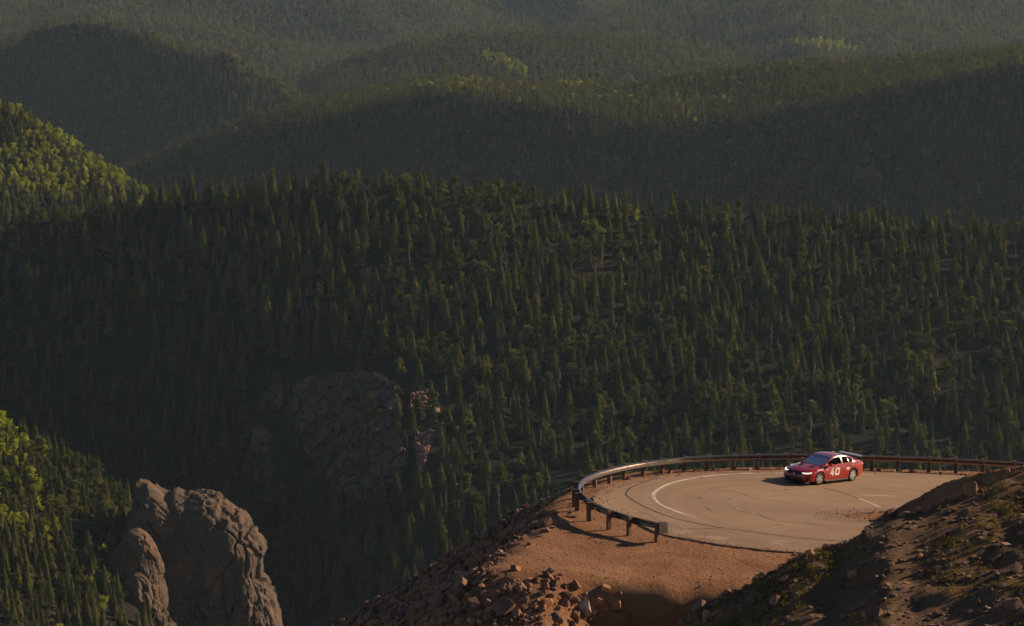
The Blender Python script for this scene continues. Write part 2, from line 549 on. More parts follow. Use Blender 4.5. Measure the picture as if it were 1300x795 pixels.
RAIL_TOP = [(836, 668), (801.5, 659.7), (776, 652), (753, 643), (738, 631.5), (730.5, 620.5), (737, 609.6), (753, 601.5), (776, 594.6), (808.5, 588), (847.7, 583),
            (875, 580.3), (931, 577.8), (1000, 576.4), (1045, 576.8), (1090, 577.8), (1136.5, 579), (1177, 580.4), (1213, 582), (1271, 585), (1340, 589)]
rail_path = poly_px([(a, b + 17.0) for a, b in RAIL_TOP])
BENCH = np.concatenate([
    poly_px([(1800, 625), (1340, 601), (1271, 597.5), (1213, 595), (1136, 592.5), (1045, 590), (931, 591), (847, 596), (808, 601.5), (776, 608), (753, 615), (733, 623), (722, 634), (717, 645)]),
    poly_px([(706, 660), (692, 676), (668, 696), (650, 708), (662, 714), (700, 716), (760, 718), (860, 720), (960, 722), (1100, 730), (1800, 760)])])


def seg_dist(px, py, poly, closed=True):
    d = np.full(px.shape, 1e9)
    n = len(poly)
    for i in range(n if closed else n - 1):
        a, b = poly[i], poly[(i + 1) % n]
        ab = b - a
        t = np.clip(((px - a[0]) * ab[0] + (py - a[1]) * ab[1]) / (ab @ ab), 0, 1)
        d = np.minimum(d, np.hypot(px - a[0] - t * ab[0], py - a[1] - t * ab[1]))
    return d


def inside(px, py, poly):
    r = np.zeros(px.shape, bool)
    n = len(poly)
    for i in range(n):
        a, b = poly[i], poly[(i + 1) % n]
        c = ((a[1] > py) != (b[1] > py)) & (px < (b[0] - a[0]) * (py - a[1]) / (b[1] - a[1] + 1e-12) + a[0])
        r ^= c
    return r


ROAD_PX = [(1500, 614), (1300, 607.5), (1190, 603), (1090, 599.5), (1000, 597.8), (931, 599.5), (885, 601.5), (829, 606.5), (792, 613), (766, 621), (755, 630), (754, 637), (764, 644), (781, 652), (808, 664), (838, 677.5),
           (870, 684), (904, 690.5), (960, 697.5), (1002, 701), (1100, 708), (1250, 716), (1500, 726),
           (1500, 676), (1250, 668), (1150, 663), (1105, 660.5), (1075, 658), (1064, 655.5), (1078, 652.5), (1110, 650.5), (1160, 647), (1250, 645), (1500, 648)]
ROAD = poly_px(ROAD_PX)

FORE = np.array([(300, 1150, 134), (600, 930, 136), (760, 845, 137), (820, 813, 137), (850, 797, 137.5), (885, 778, 138), (900, 768, 138), (925, 752, 138), (945, 745, 138), (965, 728, 138), (1000, 707, 138.5), (1030, 697, 138.5), (1060, 690, 139), (1095, 672, 139), (1130, 657, 139), (1160, 650, 139.5), (1200, 636, 140), (1250, 617, 140.8), (1302, 598, 141.4), (1400, 560, 142), (1600, 480, 142.5), (2400, 205, 142)], float)
EMB = np.array([(300, 1100, 150), (700, 900, 156), (900, 780, 158), (1020, 684, 159), (1062, 662, 160), (1100, 656, 161), (1130, 646, 161), (1160, 630, 161), (1180, 619, 160.5), (1200, 608, 160), (1225, 601, 159.5), (1260, 593, 159), (1300, 586, 158), (1400, 572, 157), (1600, 555, 156)], float)


def crest(tab):
    x, y, z = at(tab[:, 0], tab[:, 1], tab[:, 2])
    return x / y, tab[:, 2], z


FC, EC = crest(FORE), crest(EMB)


_q = onroad(690, 715)
NEAR_EDGE = (float(_q[0]), float(_q[1]))


def near_height(x, y, detail=True):
    p = plane(x, y)
    ins = inside(x, y, BENCH)
    d = np.where(ins, 0, seg_dist(x, y, BENCH))
    k = 0.82 + 0.10 * noise3(x / 9, y / 9, 1.1, 3)
    _ex, _ey = NEAR_EDGE
    k = k + 0.95 * np.clip((x - _ex) / 2.5, 0, 1) * np.clip((_ey + 0.6 - y) / 1.2, 0, 1)
    rr_ = 2.2 - 1.9 * np.clip((x - _ex) / 2.5, 0, 1) * np.clip((_ey - y) / 1.0, 0, 1)
    h = p - k * (np.sqrt(d * d + rr_ * rr_) - rr_) - 0.05
    # gentle fall of the dirt shoulder away from the asphalt
    inr = inside(x, y, ROAD)
    dr = np.where(inr, 0, seg_dist(x, y, ROAD))
    h = h - 0.06 * np.clip(dr - 0.4, 0, 6) - np.where(inr, 0.06, 0)
    s = x / y
    D, Z = np.interp(s, FC[0], FC[1]), np.interp(s, FC[0], FC[2])
    e = D - y
    fo = np.where(e > 0, Z - 0.20 * e, Z + 0.9 * e) - 0.10 * np.exp(-(e / 1.2) ** 2)
    D2, Z2 = np.interp(s, EC[0], EC[1]), np.interp(s, EC[0], EC[2])
    e2 = D2 - y
    em = np.where(e2 > 0, Z2 - 0.5 * e2, Z2 + 0.55 * e2) - 0.12 * np.exp(-(e2 / 1.0) ** 2)
    turf = np.clip((fo - np.maximum(h, em)) / 0.5 + 0.3, 0, 1)
    wild = np.clip(d / 2, 0, 1) + turf * 0.42 + np.clip((em - h) / 0.6, 0, 1) * 0.7
    hh = np.maximum(np.maximum(h, em), fo)
    if detail:
        flat = np.clip(dr / 1.0, 0, 1)
        wild = np.clip(wild, 0, 1)
        hh = hh + flat * (0.035 * fbm(x * 0.9, y * 0.9, 0, 4, 11) + wild * (0.16 * fbm(x / 1.6, y / 1.6, 0, 4, 21) + 0.22 * fbm(x / 6, y / 6, 0, 2, 33)))
    return hh, turf, d, dr


gx = np.arange(-34, 66, 0.30)
gy = np.arange(92, 205, 0.30)
NX, NY = len(gx), len(gy)
XX, YY = np.meshgrid(gx, gy)
ZZ, TURF, DB, DR = near_height(XX, YY)
jj = (np.arange(NY - 1)[:, None] * NX + np.arange(NX - 1)[None, :]).ravel()
nq = np.stack([jj, jj + 1, jj + NX + 1, jj + NX], 1)
me = mesh_from("mountainside", np.stack([XX.ravel(), YY.ravel(), ZZ.ravel()], 1), nq, [M['dirt']], True)
at_ = me.attributes.new("turf", 'FLOAT', 'POINT')
at_.data.foreach_set("value", TURF.ravel().astype(np.float32))
mountainside = tag(link("mountainside", me), kind="structure")


def near_z(x, y):
    return float(near_height(np.array([x]), np.array([y]))[0][0])


# ------------------------------------------------------------------ road sheet and its markings
def catmull(pts, n=8, closed=False):
    p = np.asarray(pts, float)
    out = []
    m = len(p)
    rng = range(m if closed else m - 1)
    for i in rng:
        if closed:
            a, b, c, d = p[(i - 1) % m], p[i], p[(i + 1) % m], p[(i + 2) % m]
        else:
            a, b, c, d = p[max(i - 1, 0)], p[i], p[i + 1], p[min(i + 2, m - 1)]
        for k in range(n):
            t = k / n
            out.append(0.5 * (2 * b + (c - a) * t + (2 * a - 5 * b + 4 * c - d) * t * t + (3 * b - a - 3 * c + d) * t ** 3))
    if not closed:
        out.append(p[-1])
    return np.array(out)


def sheet(name, outline, lift, thick, mat):
    """a flat slab over the road plane with a ragged edge"""
    bm = bmesh.new()
    top = []
    for (x, y) in outline:
        top.append(bm.verts.new((x, y, plane(x, y) + lift)))
    f = bm.faces.new(top)
    r = bmesh.ops.extrude_face_region(bm, geom=[f])
    for v in [g for g in r['geom'] if isinstance(g, bmesh.types.BMVert)]:
        v.co.z -= thick
    bmesh.ops.recalc_face_normals(bm, faces=bm.faces[:])
    bmesh.ops.triangulate(bm, faces=[g for g in bm.faces if len(g.verts) > 4])
    me = bpy.data.meshes.new(name)
    bm.to_mesh(me)
    bm.free()
    me.materials.append(mat)
    return me


ro = catmull(ROAD, 6, True)
ro = ro + 0.10 * np.stack([fbm(ro[:, 0] * 1.1, ro[:, 1] * 1.1, 0.5, 3, 5), fbm(ro[:, 0] * 1.1, ro[:, 1] * 1.1, 7.5, 3, 9)], 1)
road = tag(link("road", sheet("road", ro, 0.03, 0.16, M['asphalt'])), kind="structure")


def strip(name, px, width, mat, lift, n=10, jag=0.02):
    p = catmull(poly_px(px), n)
    vs, fs = [], []
    for i in range(len(p)):
        t = p[min(i + 1, len(p) - 1)] - p[max(i - 1, 0)]
        t /= np.linalg.norm(t) + 1e-9
        nrm = np.array([-t[1], t[0]])
        w = width * 0.5 * (1 + jag * 10 * float(noise3(p[i][0] * 2, p[i][1] * 2, lift * 999, 2)))
        for sg in (-1, 1):
            q = p[i] + nrm * w * sg
            vs.append((q[0], q[1], plane(q[0], q[1]) + lift))
        if i:
            k = 2 * i
            fs.append((k - 2, k - 1, k + 1, k))
    return link(name, mesh_from(name, vs, fs, [mat]), road)


strip("edge_line", [(1110, 603.5), (1060, 601.8), (988, 601.2), (931, 602.4), (885, 607), (850, 615), (832.5, 624.6), (830, 631.5), (838.5, 641), (861.5, 651), (884, 658)], 0.17, M['line'], 0.034)
strip("faded_edge_line", [(884, 658), (930, 666.5), (975, 674), (1020, 680), (1060, 685)], 0.15, M['faint'], 0.034)
strip("faded_lane_line", [(826, 618), (817, 626), (818, 634), (830, 643), (850, 651)], 0.12, M['faint'], 0.034)
strip("faded_lane_line", [(858, 641), (885, 645.5), (914, 649)], 0.12, M['faint'], 0.034)
strip("faded_arc_mark", [(950, 631), (935, 634), (931, 640), (936, 646), (942, 648.5)], 0.16, M['faint'], 0.034)
strip("faded_lane_line", [(1088, 633), (1104, 639), (1119, 646)], 0.12, M['line'], 0.034)
strip("faded_lane_line", [(1096, 629.5), (1116, 630), (1138, 631)], 0.10, M['line'], 0.034)
strip("inner_edge_line", [(1120, 648.5), (1075, 650.5), (1040, 652.5), (1034, 655), (1060, 658), (1090, 660)], 0.14, M['faint'], 0.034)
M['patch'] = worn_paint("pale_patch", (0.32, 0.225, 0.15), 0.50, 0.8)
M['dust'] = worn_paint("dirt_dusting", (0.30, 0.165, 0.092), 0.56, 1.6)
strip("asphalt_patch", [(800, 650), (840, 668), (905, 681), (980, 690), (1060, 696)], 1.5, M['patch'], 0.032)
strip("dirt_dusting", [(838, 676), (880, 685), (930, 692), (1000, 699.5)], 0.7, M['dust'], 0.036)
strip("dirt_dusting", [(760, 634), (772, 621), (800, 612.5), (840, 606), (900, 601.6), (990, 599)], 0.9, M['dust'], 0.036)
strip("dirt_dusting", [(1130, 646), (1080, 650), (1045, 654), (1060, 660), (1110, 664)], 1.0, M['dust'], 0.036)
strip("crack", [(900, 622), (935, 626), (960, 634), (1000, 638)], 0.035, M['seam'], 0.038)
strip("crack", [(960, 652), (985, 662), (1030, 666), (1060, 673)], 0.035, M['seam'], 0.038)
strip("tar_seam", [(830, 609), (803, 619), (795, 627), (799, 633), (820, 645), (857, 659), (908, 669.6), (960, 677), (1000, 682), (1036, 685.6), (1080, 689)], 0.09, M['seam'], 0.038)
strip("tar_seam", [(1044, 620), (1068, 626), (1090, 634)], 0.05, M['seam'], 0.038)
strip("tar_seam", [(860, 672), (890, 672.5), (915, 671)], 0.05, M['seam'], 0.038)
strip("tyre_mark", [(1000, 612), (930, 618), (895, 628), (890, 640), (920, 655), (990, 668), (1060, 675)], 0.22, worn_paint("rubber_mark", (0.165, 0.115, 0.078), 0.62, 1.2), 0.042)
strip("tyre_mark", [(1010, 622), (950, 627), (925, 636), (935, 648), (985, 660), (1050, 668)], 0.22, bpy.data.materials["rubber_mark"], 0.042)

# ------------------------------------------------------------------ guardrail
M['rail'] = plain("weathered_rail_steel", (0.30, 0.25, 0.21), 0.27, 0.95, var=0.3, scale=3.0)
M['post'] = plain("rail_post_timber", (0.125, 0.064, 0.038), 0.85, var=0.35, scale=4.0)
M['bolt'] = plain("bolt_steel", (0.6, 0.55, 0.5), 0.35, 0.8)
PROFILE = [(0.00, 0.155), (0.035, 0.150), (0.085, 0.115), (0.085, 0.075), (0.035, 0.035), (0.0, 0.0), (0.035, -0.035), (0.085, -0.075), (0.085, -0.115), (0.035, -0.150), (0.0, -0.155)]


def resample(p, step):
    seg = np.hypot(*(p[1:] - p[:-1]).T)
    c = np.concatenate([[0], np.cumsum(seg)])
    n = int(c[-1] / step)
    t = np.linspace(0, c[-1], n + 1)
    return np.stack([np.interp(t, c, p[:, 0]), np.interp(t, c, p[:, 1])], 1), c[-1]


rail_curve, rail_len = resample(catmull(rail_path, 10), 0.25)
g0 = rail_curve[0]
guard = empty("guardrail", (g0[0], g0[1], plane(*g0)))
tag(guard, "weathered steel guardrail curving round the outside of the hairpin", "guardrail")
G0 = np.array([g0[0], g0[1], plane(*g0)])
RAILZ = 0.60


def rail_panel(i0, i1, lower=0.0):
    vs, fs = [], []
    n = len(PROFILE)
    for i in range(i0, i1 + 1):
        p = rail_curve[i]
        t = rail_curve[min(i + 1, len(rail_curve) - 1)] - rail_curve[max(i - 1, 0)]
        t = t / np.linalg.norm(t)
        nr = np.array([t[1], -t[0]])      # path runs clockwise: towards the road
        for side in (0, 1):
            for (o, zz) in PROFILE:
                o2 = o - 0.012 * side
                q = p + nr * (0.14 + o2)
                vs.append((q[0] - G0[0], q[1] - G0[1], plane(p[0], p[1]) + RAILZ + zz * (1 if not lower else 0.8) - lower - G0[2]))
    m2 = 2 * n
    for i in range(i1 - i0):
        a, b = i * m2, (i + 1) * m2
        for k in range(n - 1):
            fs.append((a + k, a + k + 1, b + k + 1, b + k))
            fs.append((a + n + k + 1, a + n + k, b + n + k, b + n + k + 1))
        fs.append((a, b, b + n, a + n))
        fs.append((a + n - 1, a + 2 * n - 1, b + 2 * n - 1, b + n - 1))
    for base in (0, (i1 - i0) * m2):
        for k in range(n - 1):
            fs.append((base + k, base + n + k, base + n + k + 1, base + k + 1))
    return mesh_from("rail_panel", vs, fs, [M['rail']], True, 40)


STEP = 16
k = 0
while k < len(rail_curve) - 2:
    k2 = min(k + STEP, len(rail_curve) - 1)
    link("rail_panel", rail_panel(k, k2), guard)
    k = k2


def bevel_box(name, sx, sy, sz, mat, bev=0.015):
    bm = bmesh.new()
    bmesh.ops.create_cube(bm, size=1)
    for v in bm.verts:
        v.co = Vector((v.co.x * sx, v.co.y * sy, v.co.z * sz))
    if bev:
        bmesh.ops.bevel(bm, geom=bm.edges[:], offset=bev, segments=1, affect='EDGES')
    me = bpy.data.meshes.new(name)
    bm.to_mesh(me)
    bm.free()
    me.materials.append(mat)
    return me


post_me = bevel_box("post", 0.17, 0.20, 1.15, M['post'])
block_me = bevel_box("blockout", 0.15, 0.16, 0.36, M['post'])
bolt_me = bevel_box("bolt", 0.05, 0.03, 0.05, M['bolt'], 0.01)
POST_PX = [836, 801.5, 776.5, 751, 735, 726, 728, 741.5, 756.5, 775, 796, 819, 843, 871, 901, 932, 964, 996.6, 1035, 1070, 1105, 1140, 1177, 1214, 1250, 1288, 1325]
cpx, cpy, _d = proj(rail_curve[:, 0], rail_curve[:, 1], plane(rail_curve[:, 0], rail_curve[:, 1]))
post_idx = []
lo = 0
for n_, px in enumerate(POST_PX):
    if n_ < 5:
        c = [i for i in range(len(cpx)) if cpy[i] > 640]
    elif n_ in (5, 6):
        c = [i for i in range(len(cpx)) if 626 < cpy[i] <= 645 and cpx[i] < 745]
        want = 641 if n_ == 5 else 631
        post_idx.append(min(c, key=lambda i: abs(cpy[i] - want)))
        continue
    else:
        c = [i for i in range(len(cpx)) if cpy[i] < 629]
    post_idx.append(min(c, key=lambda i: abs(cpx[i] - px)))
for i in post_idx:
    p = rail_curve[i]
    t = rail_curve[min(i + 1, len(rail_curve) - 1)] - rail_curve[max(i - 1, 0)]
    a = math.atan2(t[1], t[0])
    nr = np.array([math.sin(a), -math.cos(a)])
    z = plane(p[0], p[1])
    for nm, md, off, zz in (("post", post_me, -0.11, 0.205), ("blockout", block_me, 0.062, RAILZ), ("bolt", bolt_me, 0.155, RAILZ)):
        o = link(nm, md, guard)
        q = p + nr * off
        o.location = (q[0] - G0[0], q[1] - G0[1], z + zz - G0[2])
        o.rotation_euler = (random.Random(i).uniform(-0.03, 0.03), random.Random(i + 5).uniform(-0.03, 0.03), a)
# end terminal: a boxy head on the near end
a = math.atan2(*(rail_curve[0] - rail_curve[3])[::-1])
head = link("end_terminal", bevel_box("end_terminal", 0.34, 0.42, 0.48, plain("terminal_steel", (0.075, 0.048, 0.032), 0.8, 0.1, var=0.3), 0.03), guard)
_e = rail_curve[0] + np.array([math.cos(a), math.sin(a)]) * 0.26
head.location = (_e[0] - G0[0], _e[1] - G0[1], 0.60)
head.rotation_euler = (0, 0, R(-82))
plate = link("face_plate", bevel_box("face_plate", 0.03, 0.40, 0.46, plain("terminal_face", (0.45, 0.36, 0.27), 0.5, 0.1), 0.005), head)
plate.location = (0.192, 0, 0)

# ------------------------------------------------------------------ rocks
rng = random.Random(4)


def rock_mesh(name, seed, dims, mat, npts=22):
    r = random.Random(seed)
    bm = bmesh.new()
    for i in range(npts):
        v = Vector((r.gauss(0, 1), r.gauss(0, 1), r.gauss(0, 1))).normalized()
        e = 0.45
        v = Vector([math.copysign(abs(c) ** e, c) for c in v]) * r.uniform(0.72, 0.88)
        bm.verts.new((v.x * dims[0] / 2, v.y * dims[1] / 2, v.z * dims[2] / 2))
    h = bmesh.ops.convex_hull(bm, input=bm.verts[:])
    bmesh.ops.delete(bm, geom=list({g for g in h['geom_interior'] + h['geom_unused'] if isinstance(g, bmesh.types.BMVert)}), context='VERTS')
    bmesh.ops.bevel(bm, geom=bm.edges[:], offset=0.025, segments=1, affect='EDGES', clamp_overlap=True)
    bmesh.ops.triangulate(bm, faces=[f for f in bm.faces if len(f.verts) > 4])
    me = bpy.data.meshes.new(name)
    bm.to_mesh(me)
    bm.free()
    me.materials.append(mat)
    return me


ROCKS = {'block': [], 'slab': [], 'chip': []}
for i in range(9):
    ROCKS['block'].append(rock_mesh("rock", 10 + i, (1.0, rng.uniform(0.7, 1), rng.uniform(0.6, 0.9)), M['rock'] if i % 4 else M['rock_orange'], 20))
for i in range(7):
    ROCKS['slab'].append(rock_mesh("rock", 40 + i, (1.0, rng.uniform(0.55, 0.85), rng.uniform(0.2, 0.34)), M['rock'], 20))
for i in range(4):
    ROCKS['chip'].append(rock_mesh("stone", 70 + i, (1.0, 0.8, 0.55), (M['rock'], M['rock_orange'], M['rock'], M['rock_pale'])[i], 9))
ROCK_PALE_BLOCK = rock_mesh("rock", 91, (1.0, 0.6, 0.9), M['rock_pale'], 14)
ROCK_ORANGE = rock_mesh("rock", 92, (1.0, 0.8, 0.8), M['rock_orange'], 14)


def surf_px(px, py):
    """first hit of the photo pixel's ray with the near ground"""
    ys = np.arange(96, 200, 0.25)
    x, y, z = at(np.full(ys.shape, px), np.full(ys.shape, py), ys)
    h = near_height(x, y)[0]
    k = np.nonzero(h > z)[0]
    if not len(k):
        return None
    k = k[0]
    return float(x[k]), float(y[k]), float(h[k])


def normal_at(x, y):
    e = 0.5
    hx = near_z(x + e, y) - near_z(x - e, y)
    hy = near_z(x, y + e) - near_z(x, y - e)
    return Vector((-hx, -hy, 2 * e)).normalized()


def put_rock(name, md, x, y, size, label, group, sink=0.28, tilt=0.5, zs=1.0):
    o = link(name, md)
    z = near_z(x, y)
    n = normal_at(x, y)
    q = n.to_track_quat('Z', 'Y').to_matrix() @ Euler((rng.uniform(-tilt, tilt), rng.uniform(-tilt, tilt), rng.uniform(0, 6.28))).to_matrix()
    o.rotation_euler = q.to_euler()
    o.scale = (size, size * rng.uniform(0.8, 1.2), size * zs * rng.uniform(0.8, 1.2))
    o.location = (x, y, z + size * sink * 0.35)
    tag(o, label, "rock", group)
    return o


def put_px(px, py, sz, md, label, **kw):
    h = surf_px(px, py)
    if h:
        return put_rock("rock", md, h[0], h[1], sz, label, None, **kw)


# rocks with a look of their own
put_px(1232, 628, 1.05, ROCK_ORANGE, "orange cube shaped boulder on the dirt bank inside the hairpin", tilt=0.1)
put_px(744, 788, 1.1, ROCK_PALE_BLOCK, "pale grey upright slab at the foot of the rubble pile", tilt=0.2)
put_px(598, 662, 1.6, ROCKS['slab'][1], "big grey slab on the skyline edge of the talus slope", tilt=0.25)
put_px(480, 757, 0.9, ROCKS['block'][0], "lone sunlit block on the lower skyline of the talus slope")
put_px(890, 778, 0.85, ROCKS['block'][3], "rounded brown boulder where the grassy hillside meets the shaded dirt")
put_px(1110, 784, 0.9, ROCKS['block'][1], "large dark boulder at the bottom of the grassy hillside")
put_px(1285, 775, 1.0, ROCKS['block'][2], "large dark boulder in the corner of the grassy hillside")
put_px(1130, 657, 1.0, ROCKS['block'][1], "round brown boulder on the hillside crest beside the asphalt tip")
put_px(907, 594, 0.8, ROCKS['block'][4], "reddish rock between the guardrail posts behind the hairpin")
put_px(603, 775, 1.0, ROCKS['block'][7], "big rounded boulder at the bottom of the rubble pile")
put_px(640, 782, 1.15, ROCKS['block'][3], "widest orange boulder along the bottom of the rubble pile")

ZONES = [
    # zone, pixel box test, how many singles, sizes, mix, label, group
    ("pile", 110, (0.24, 0.6), "angular red rock heaped in the rubble pile below the dirt shoulder", "rocks of the rubble pile"),
    ("talus", 90, (0.35, 1.05), "broken rock slab lying on the talus slope below the guardrail bend", "slabs of the talus slope"),
    ("turf", 50, (0.3, 0.7), "reddish stone slab lying among grass on the foreground hillside", "stones of the grassy hillside"),
    ("brow", 24, (0.28, 0.6), "red rock on the brow of the grassy hillside", "rocks on the hillside brow"),
    ("bank", 12, (0.25, 0.6), "small rock on the dirt bank inside the hairpin", "rocks of the inner bank"),
]


def zone_px(z):
    if z == "pile":
        while True:
            px, py = rng.uniform(560, 790), rng.uniform(722, 800)
            if py > 724 + max(0, (px - 690)) * 0.35 + max(0, 640 - px) * 0.25:
                return px, py
    if z == "talus":
        while True:
            px, py = rng.uniform(430, 740), rng.uniform(645, 800)
            edge = np.interp(px, [430, 540, 600, 690, 730], [797, 737, 692, 657, 641])
            low = np.interp(px, [430, 560, 640, 690, 740], [800, 800, 722, 680, 652])
            if edge + 2 < py < low:
                return px, py
    if z == "turf":
        while True:
            px, py = rng.uniform(880, 1300), rng.uniform(620, 798)
            if py > np.interp(px, FORE[:, 0], FORE[:, 1]) + 10:
                return px, py
    if z == "brow":
        px = rng.uniform(855, 1190)
        return px, np.interp(px, FORE[:, 0], FORE[:, 1]) + rng.uniform(1, 9)
    px = rng.uniform(1110, 1290)
    return px, np.interp(px, EMB[:, 0], EMB[:, 1]) + rng.uniform(2, 26)


for zn, cnt, (s0, s1), lab, grp in ZONES:
    for i in range(cnt):
        h = surf_px(*zone_px(zn))
        if not h:
            continue
        kind = 'slab' if (zn in ('talus', 'turf') and rng.random() < 0.75) else 'block'
        size = s0 + (s1 - s0) * rng.random() ** 2
        put_rock("rock", rng.choice(ROCKS[kind]), h[0], h[1], size, lab, grp, tilt=0.35 if kind == 'slab' else 0.9)
for px in np.linspace(805, 1190, 16):       # stones along the outer road edge behind the rail
    p = onroad(px + rng.uniform(-8, 8), np.interp(px, [805, 870, 960, 1190], [606, 598, 594, 599]) + rng.uniform(-1.5, 1.5))
    put_rock("rock", rng.choice(ROCKS['block']), float(p[0]), float(p[1]), rng.uniform(0.2, 0.42), "small stone on the verge under the guardrail behind the hairpin", "stones of the outer verge")


# ------------------------------------------------------------------ instanced masses (uncountable rest): points + prototypes
def instancer(name, protos, pts, rot, scale, pick, kind="stuff"):
    me = bpy.data.meshes.new(name)
    n = len(pts)
    me.vertices.add(n)
    me.vertices.foreach_set("co", np.ascontiguousarray(pts, np.float32).ravel())
    for nm, ty, arr in (("rot", 'FLOAT_VECTOR', rot), ("scl", 'FLOAT_VECTOR', scale)):
        a = me.attributes.new(nm, ty, 'POINT')
        a.data.foreach_set("vector", np.ascontiguousarray(arr, np.float32).ravel())
    a = me.attributes.new("pick", 'INT', 'POINT')
    a.data.foreach_set("value", np.ascontiguousarray(pick, np.int32))
    o = link(name, me)
    ng = bpy.data.node_groups.new(name, 'GeometryNodeTree')
    ng.interface.new_socket("Geometry", in_out='INPUT', socket_type='NodeSocketGeometry')
    ng.interface.new_socket("Geometry", in_out='OUTPUT', socket_type='NodeSocketGeometry')
    gi, go = ng.nodes.new("NodeGroupInput"), ng.nodes.new("NodeGroupOutput")
    iop = ng.nodes.new("GeometryNodeInstanceOnPoints")
    join = ng.nodes.new("GeometryNodeJoinGeometry")
    for p in protos:
        oi = ng.nodes.new("GeometryNodeObjectInfo")
        oi.inputs["Object"].default_value = p
        oi.inputs["As Instance"].default_value = True
        ng.links.new(oi.outputs["Geometry"], join.inputs[0])
    ng.links.new(join.outputs[0], iop.inputs["Instance"])
    iop.inputs["Pick Instance"].default_value = True

    def attr(nm, ty):
        x = ng.nodes.new("GeometryNodeInputNamedAttribute")
        x.data_type = ty
        x.inputs["Name"].default_value = nm
        return [s for s in x.outputs if s.enabled and s.name == "Attribute"][0]
    ng.links.new(gi.outputs[0], iop.inputs["Points"])
    ng.links.new(attr("pick", 'INT'), iop.inputs["Instance Index"])
    e2r = ng.nodes.new("FunctionNodeEulerToRotation")
    ng.links.new(attr("rot", 'FLOAT_VECTOR'), e2r.inputs[0])
    ng.links.new(e2r.outputs[0], iop.inputs["Rotation"])
    ng.links.new(attr("scl", 'FLOAT_VECTOR'), iop.inputs["Scale"])
    ng.links.new(iop.outputs[0], go.inputs[0])
    md = o.modifiers.new("scatter", 'NODES')
    md.node_group = ng
    o["kind"] = kind
    return o


nrng = np.random.default_rng(8)


def proto(me):
    return bpy.data.objects.new("prototype", me)      # never linked: only its mesh is instanced


def scatter_near(name, n, keep, sizes, protos, sink, tilt, seed, power=2.5, zscale=(0.8, 1.2)):
    r = np.random.default_rng(seed)
    x = r.uniform(-22, 52, n)
    y = r.uniform(104, 180, n)
    h, turf, d, dr = near_height(x, y)
    px, py, _ = proj(x, y, h)
    m = keep(x, y, h, turf, d, dr, px, py, r) & (px > 380) & (px < 1340) & (py > 560) & (py < 830)
    x, y, h = x[m], y[m], h[m]
    k = len(x)
    e = 0.4
    hx = near_height(x + e, y)[0] - near_height(x - e, y)[0]
    hy = near_height(x, y + e)[0] - near_height(x, y - e)[0]
    sz = sizes[0] + (sizes[1] - sizes[0]) * r.random(k) ** power
    rot = np.stack([np.arctan2(hy, 2 * e) + r.uniform(-tilt, tilt, k), -np.arctan2(hx, 2 * e) + r.uniform(-tilt, tilt, k), r.uniform(0, 6.28, k)], 1)
    scl = np.stack([sz, sz * r.uniform(0.8, 1.2, k), sz * r.uniform(*zscale, k)], 1)
    return instancer(name, protos, np.stack([x, y, h + sz * sink], 1), rot, scl, r.integers(0, len(protos), k))


P_ROCK = [proto(m) for m in ROCKS['block'] + ROCKS['slab']]
P_SLAB = [proto(m) for m in ROCKS['slab']]
P_CHIP = [proto(m) for m in ROCKS['chip']]
tag(scatter_near("talus_rubble", 80000, lambda x, y, h, t, d, dr, px, py, r: (d > 1.0) & (t < 0.2) & ((px < 700) | ((px < 800) & (py > 738))) & (r.random(len(x)) < 0.9), (0.12, 0.55), P_ROCK, 0.05, 0.7, 1),
    "mass of broken red rock covering the fill slope below the hairpin", "rubble")
tag(scatter_near("hillside_stones", 60000, lambda x, y, h, t, d, dr, px, py, r: (t > 0.5) & (r.random(len(x)) < 0.75 + 0.3 * fbm(x / 5, y / 5, 0, 3, 4)), (0.10, 0.45), P_SLAB, 0.03, 0.35, 2),
    "flat stones strewn through the grass of the foreground hillside", "stones")
tag(scatter_near("gravel", 70000, lambda x, y, h, t, d, dr, px, py, r: (dr > 0.1) & (t < 0.4) & (d < 9) & (r.random(len(x)) < 0.55), (0.03, 0.15), P_CHIP, 0.01, 1.0, 3, 3.5),
    "loose gravel scattered over the dirt shoulder", "gravel")


_r = np.random.default_rng(41)
_t = _r.random(2600) * len(ro)
_i = _t.astype(int) % len(ro)
_b = ro[_i] + (ro[(_i + 1) % len(ro)] - ro[_i]) * (_t % 1)[:, None] + _r.normal(0, 0.45, (2600, 2))
_s = 0.025 + 0.10 * _r.random(2600) ** 4
tag(instancer("road_gravel", P_CHIP, np.stack([_b[:, 0], _b[:, 1], plane(_b[:, 0], _b[:, 1]) + 0.03 + _s * 0.2], 1), _r.uniform(0, 6.28, (2600, 3)), np.stack([_s] * 3, 1), _r.integers(0, len(P_CHIP), 2600)),
    "loose grit spilled along the edges of the asphalt", "gravel")


def tuft_mesh(seed):
    r = random.Random(seed)
    vs, fs = [], []
    for i in range(16):
        a, l = r.uniform(0, 6.28), r.uniform(0.5, 1.0)
        bx, by = r.gauss(0, 0.25), r.gauss(0, 0.25)
        lean = r.uniform(0.1, 0.55)
        w = 0.05
        k = len(vs)
        dx, dy = math.cos(a), math.sin(a)
        vs += [(bx - dy * w, by + dx * w, -0.1), (bx + dy * w, by - dx * w, -0.1),
               (bx + dx * lean * 0.4 * l + dy * w * 0.7, by + dy * lean * 0.4 * l - dx * w * 0.7, 0.6 * l), (bx + dx * lean * l, by + dy * lean * l, l)]
        fs += [(k, k + 1, k + 2), (k, k + 2, k + 3)]
    return mesh_from("grass_tuft", vs, fs, [M['grass']])


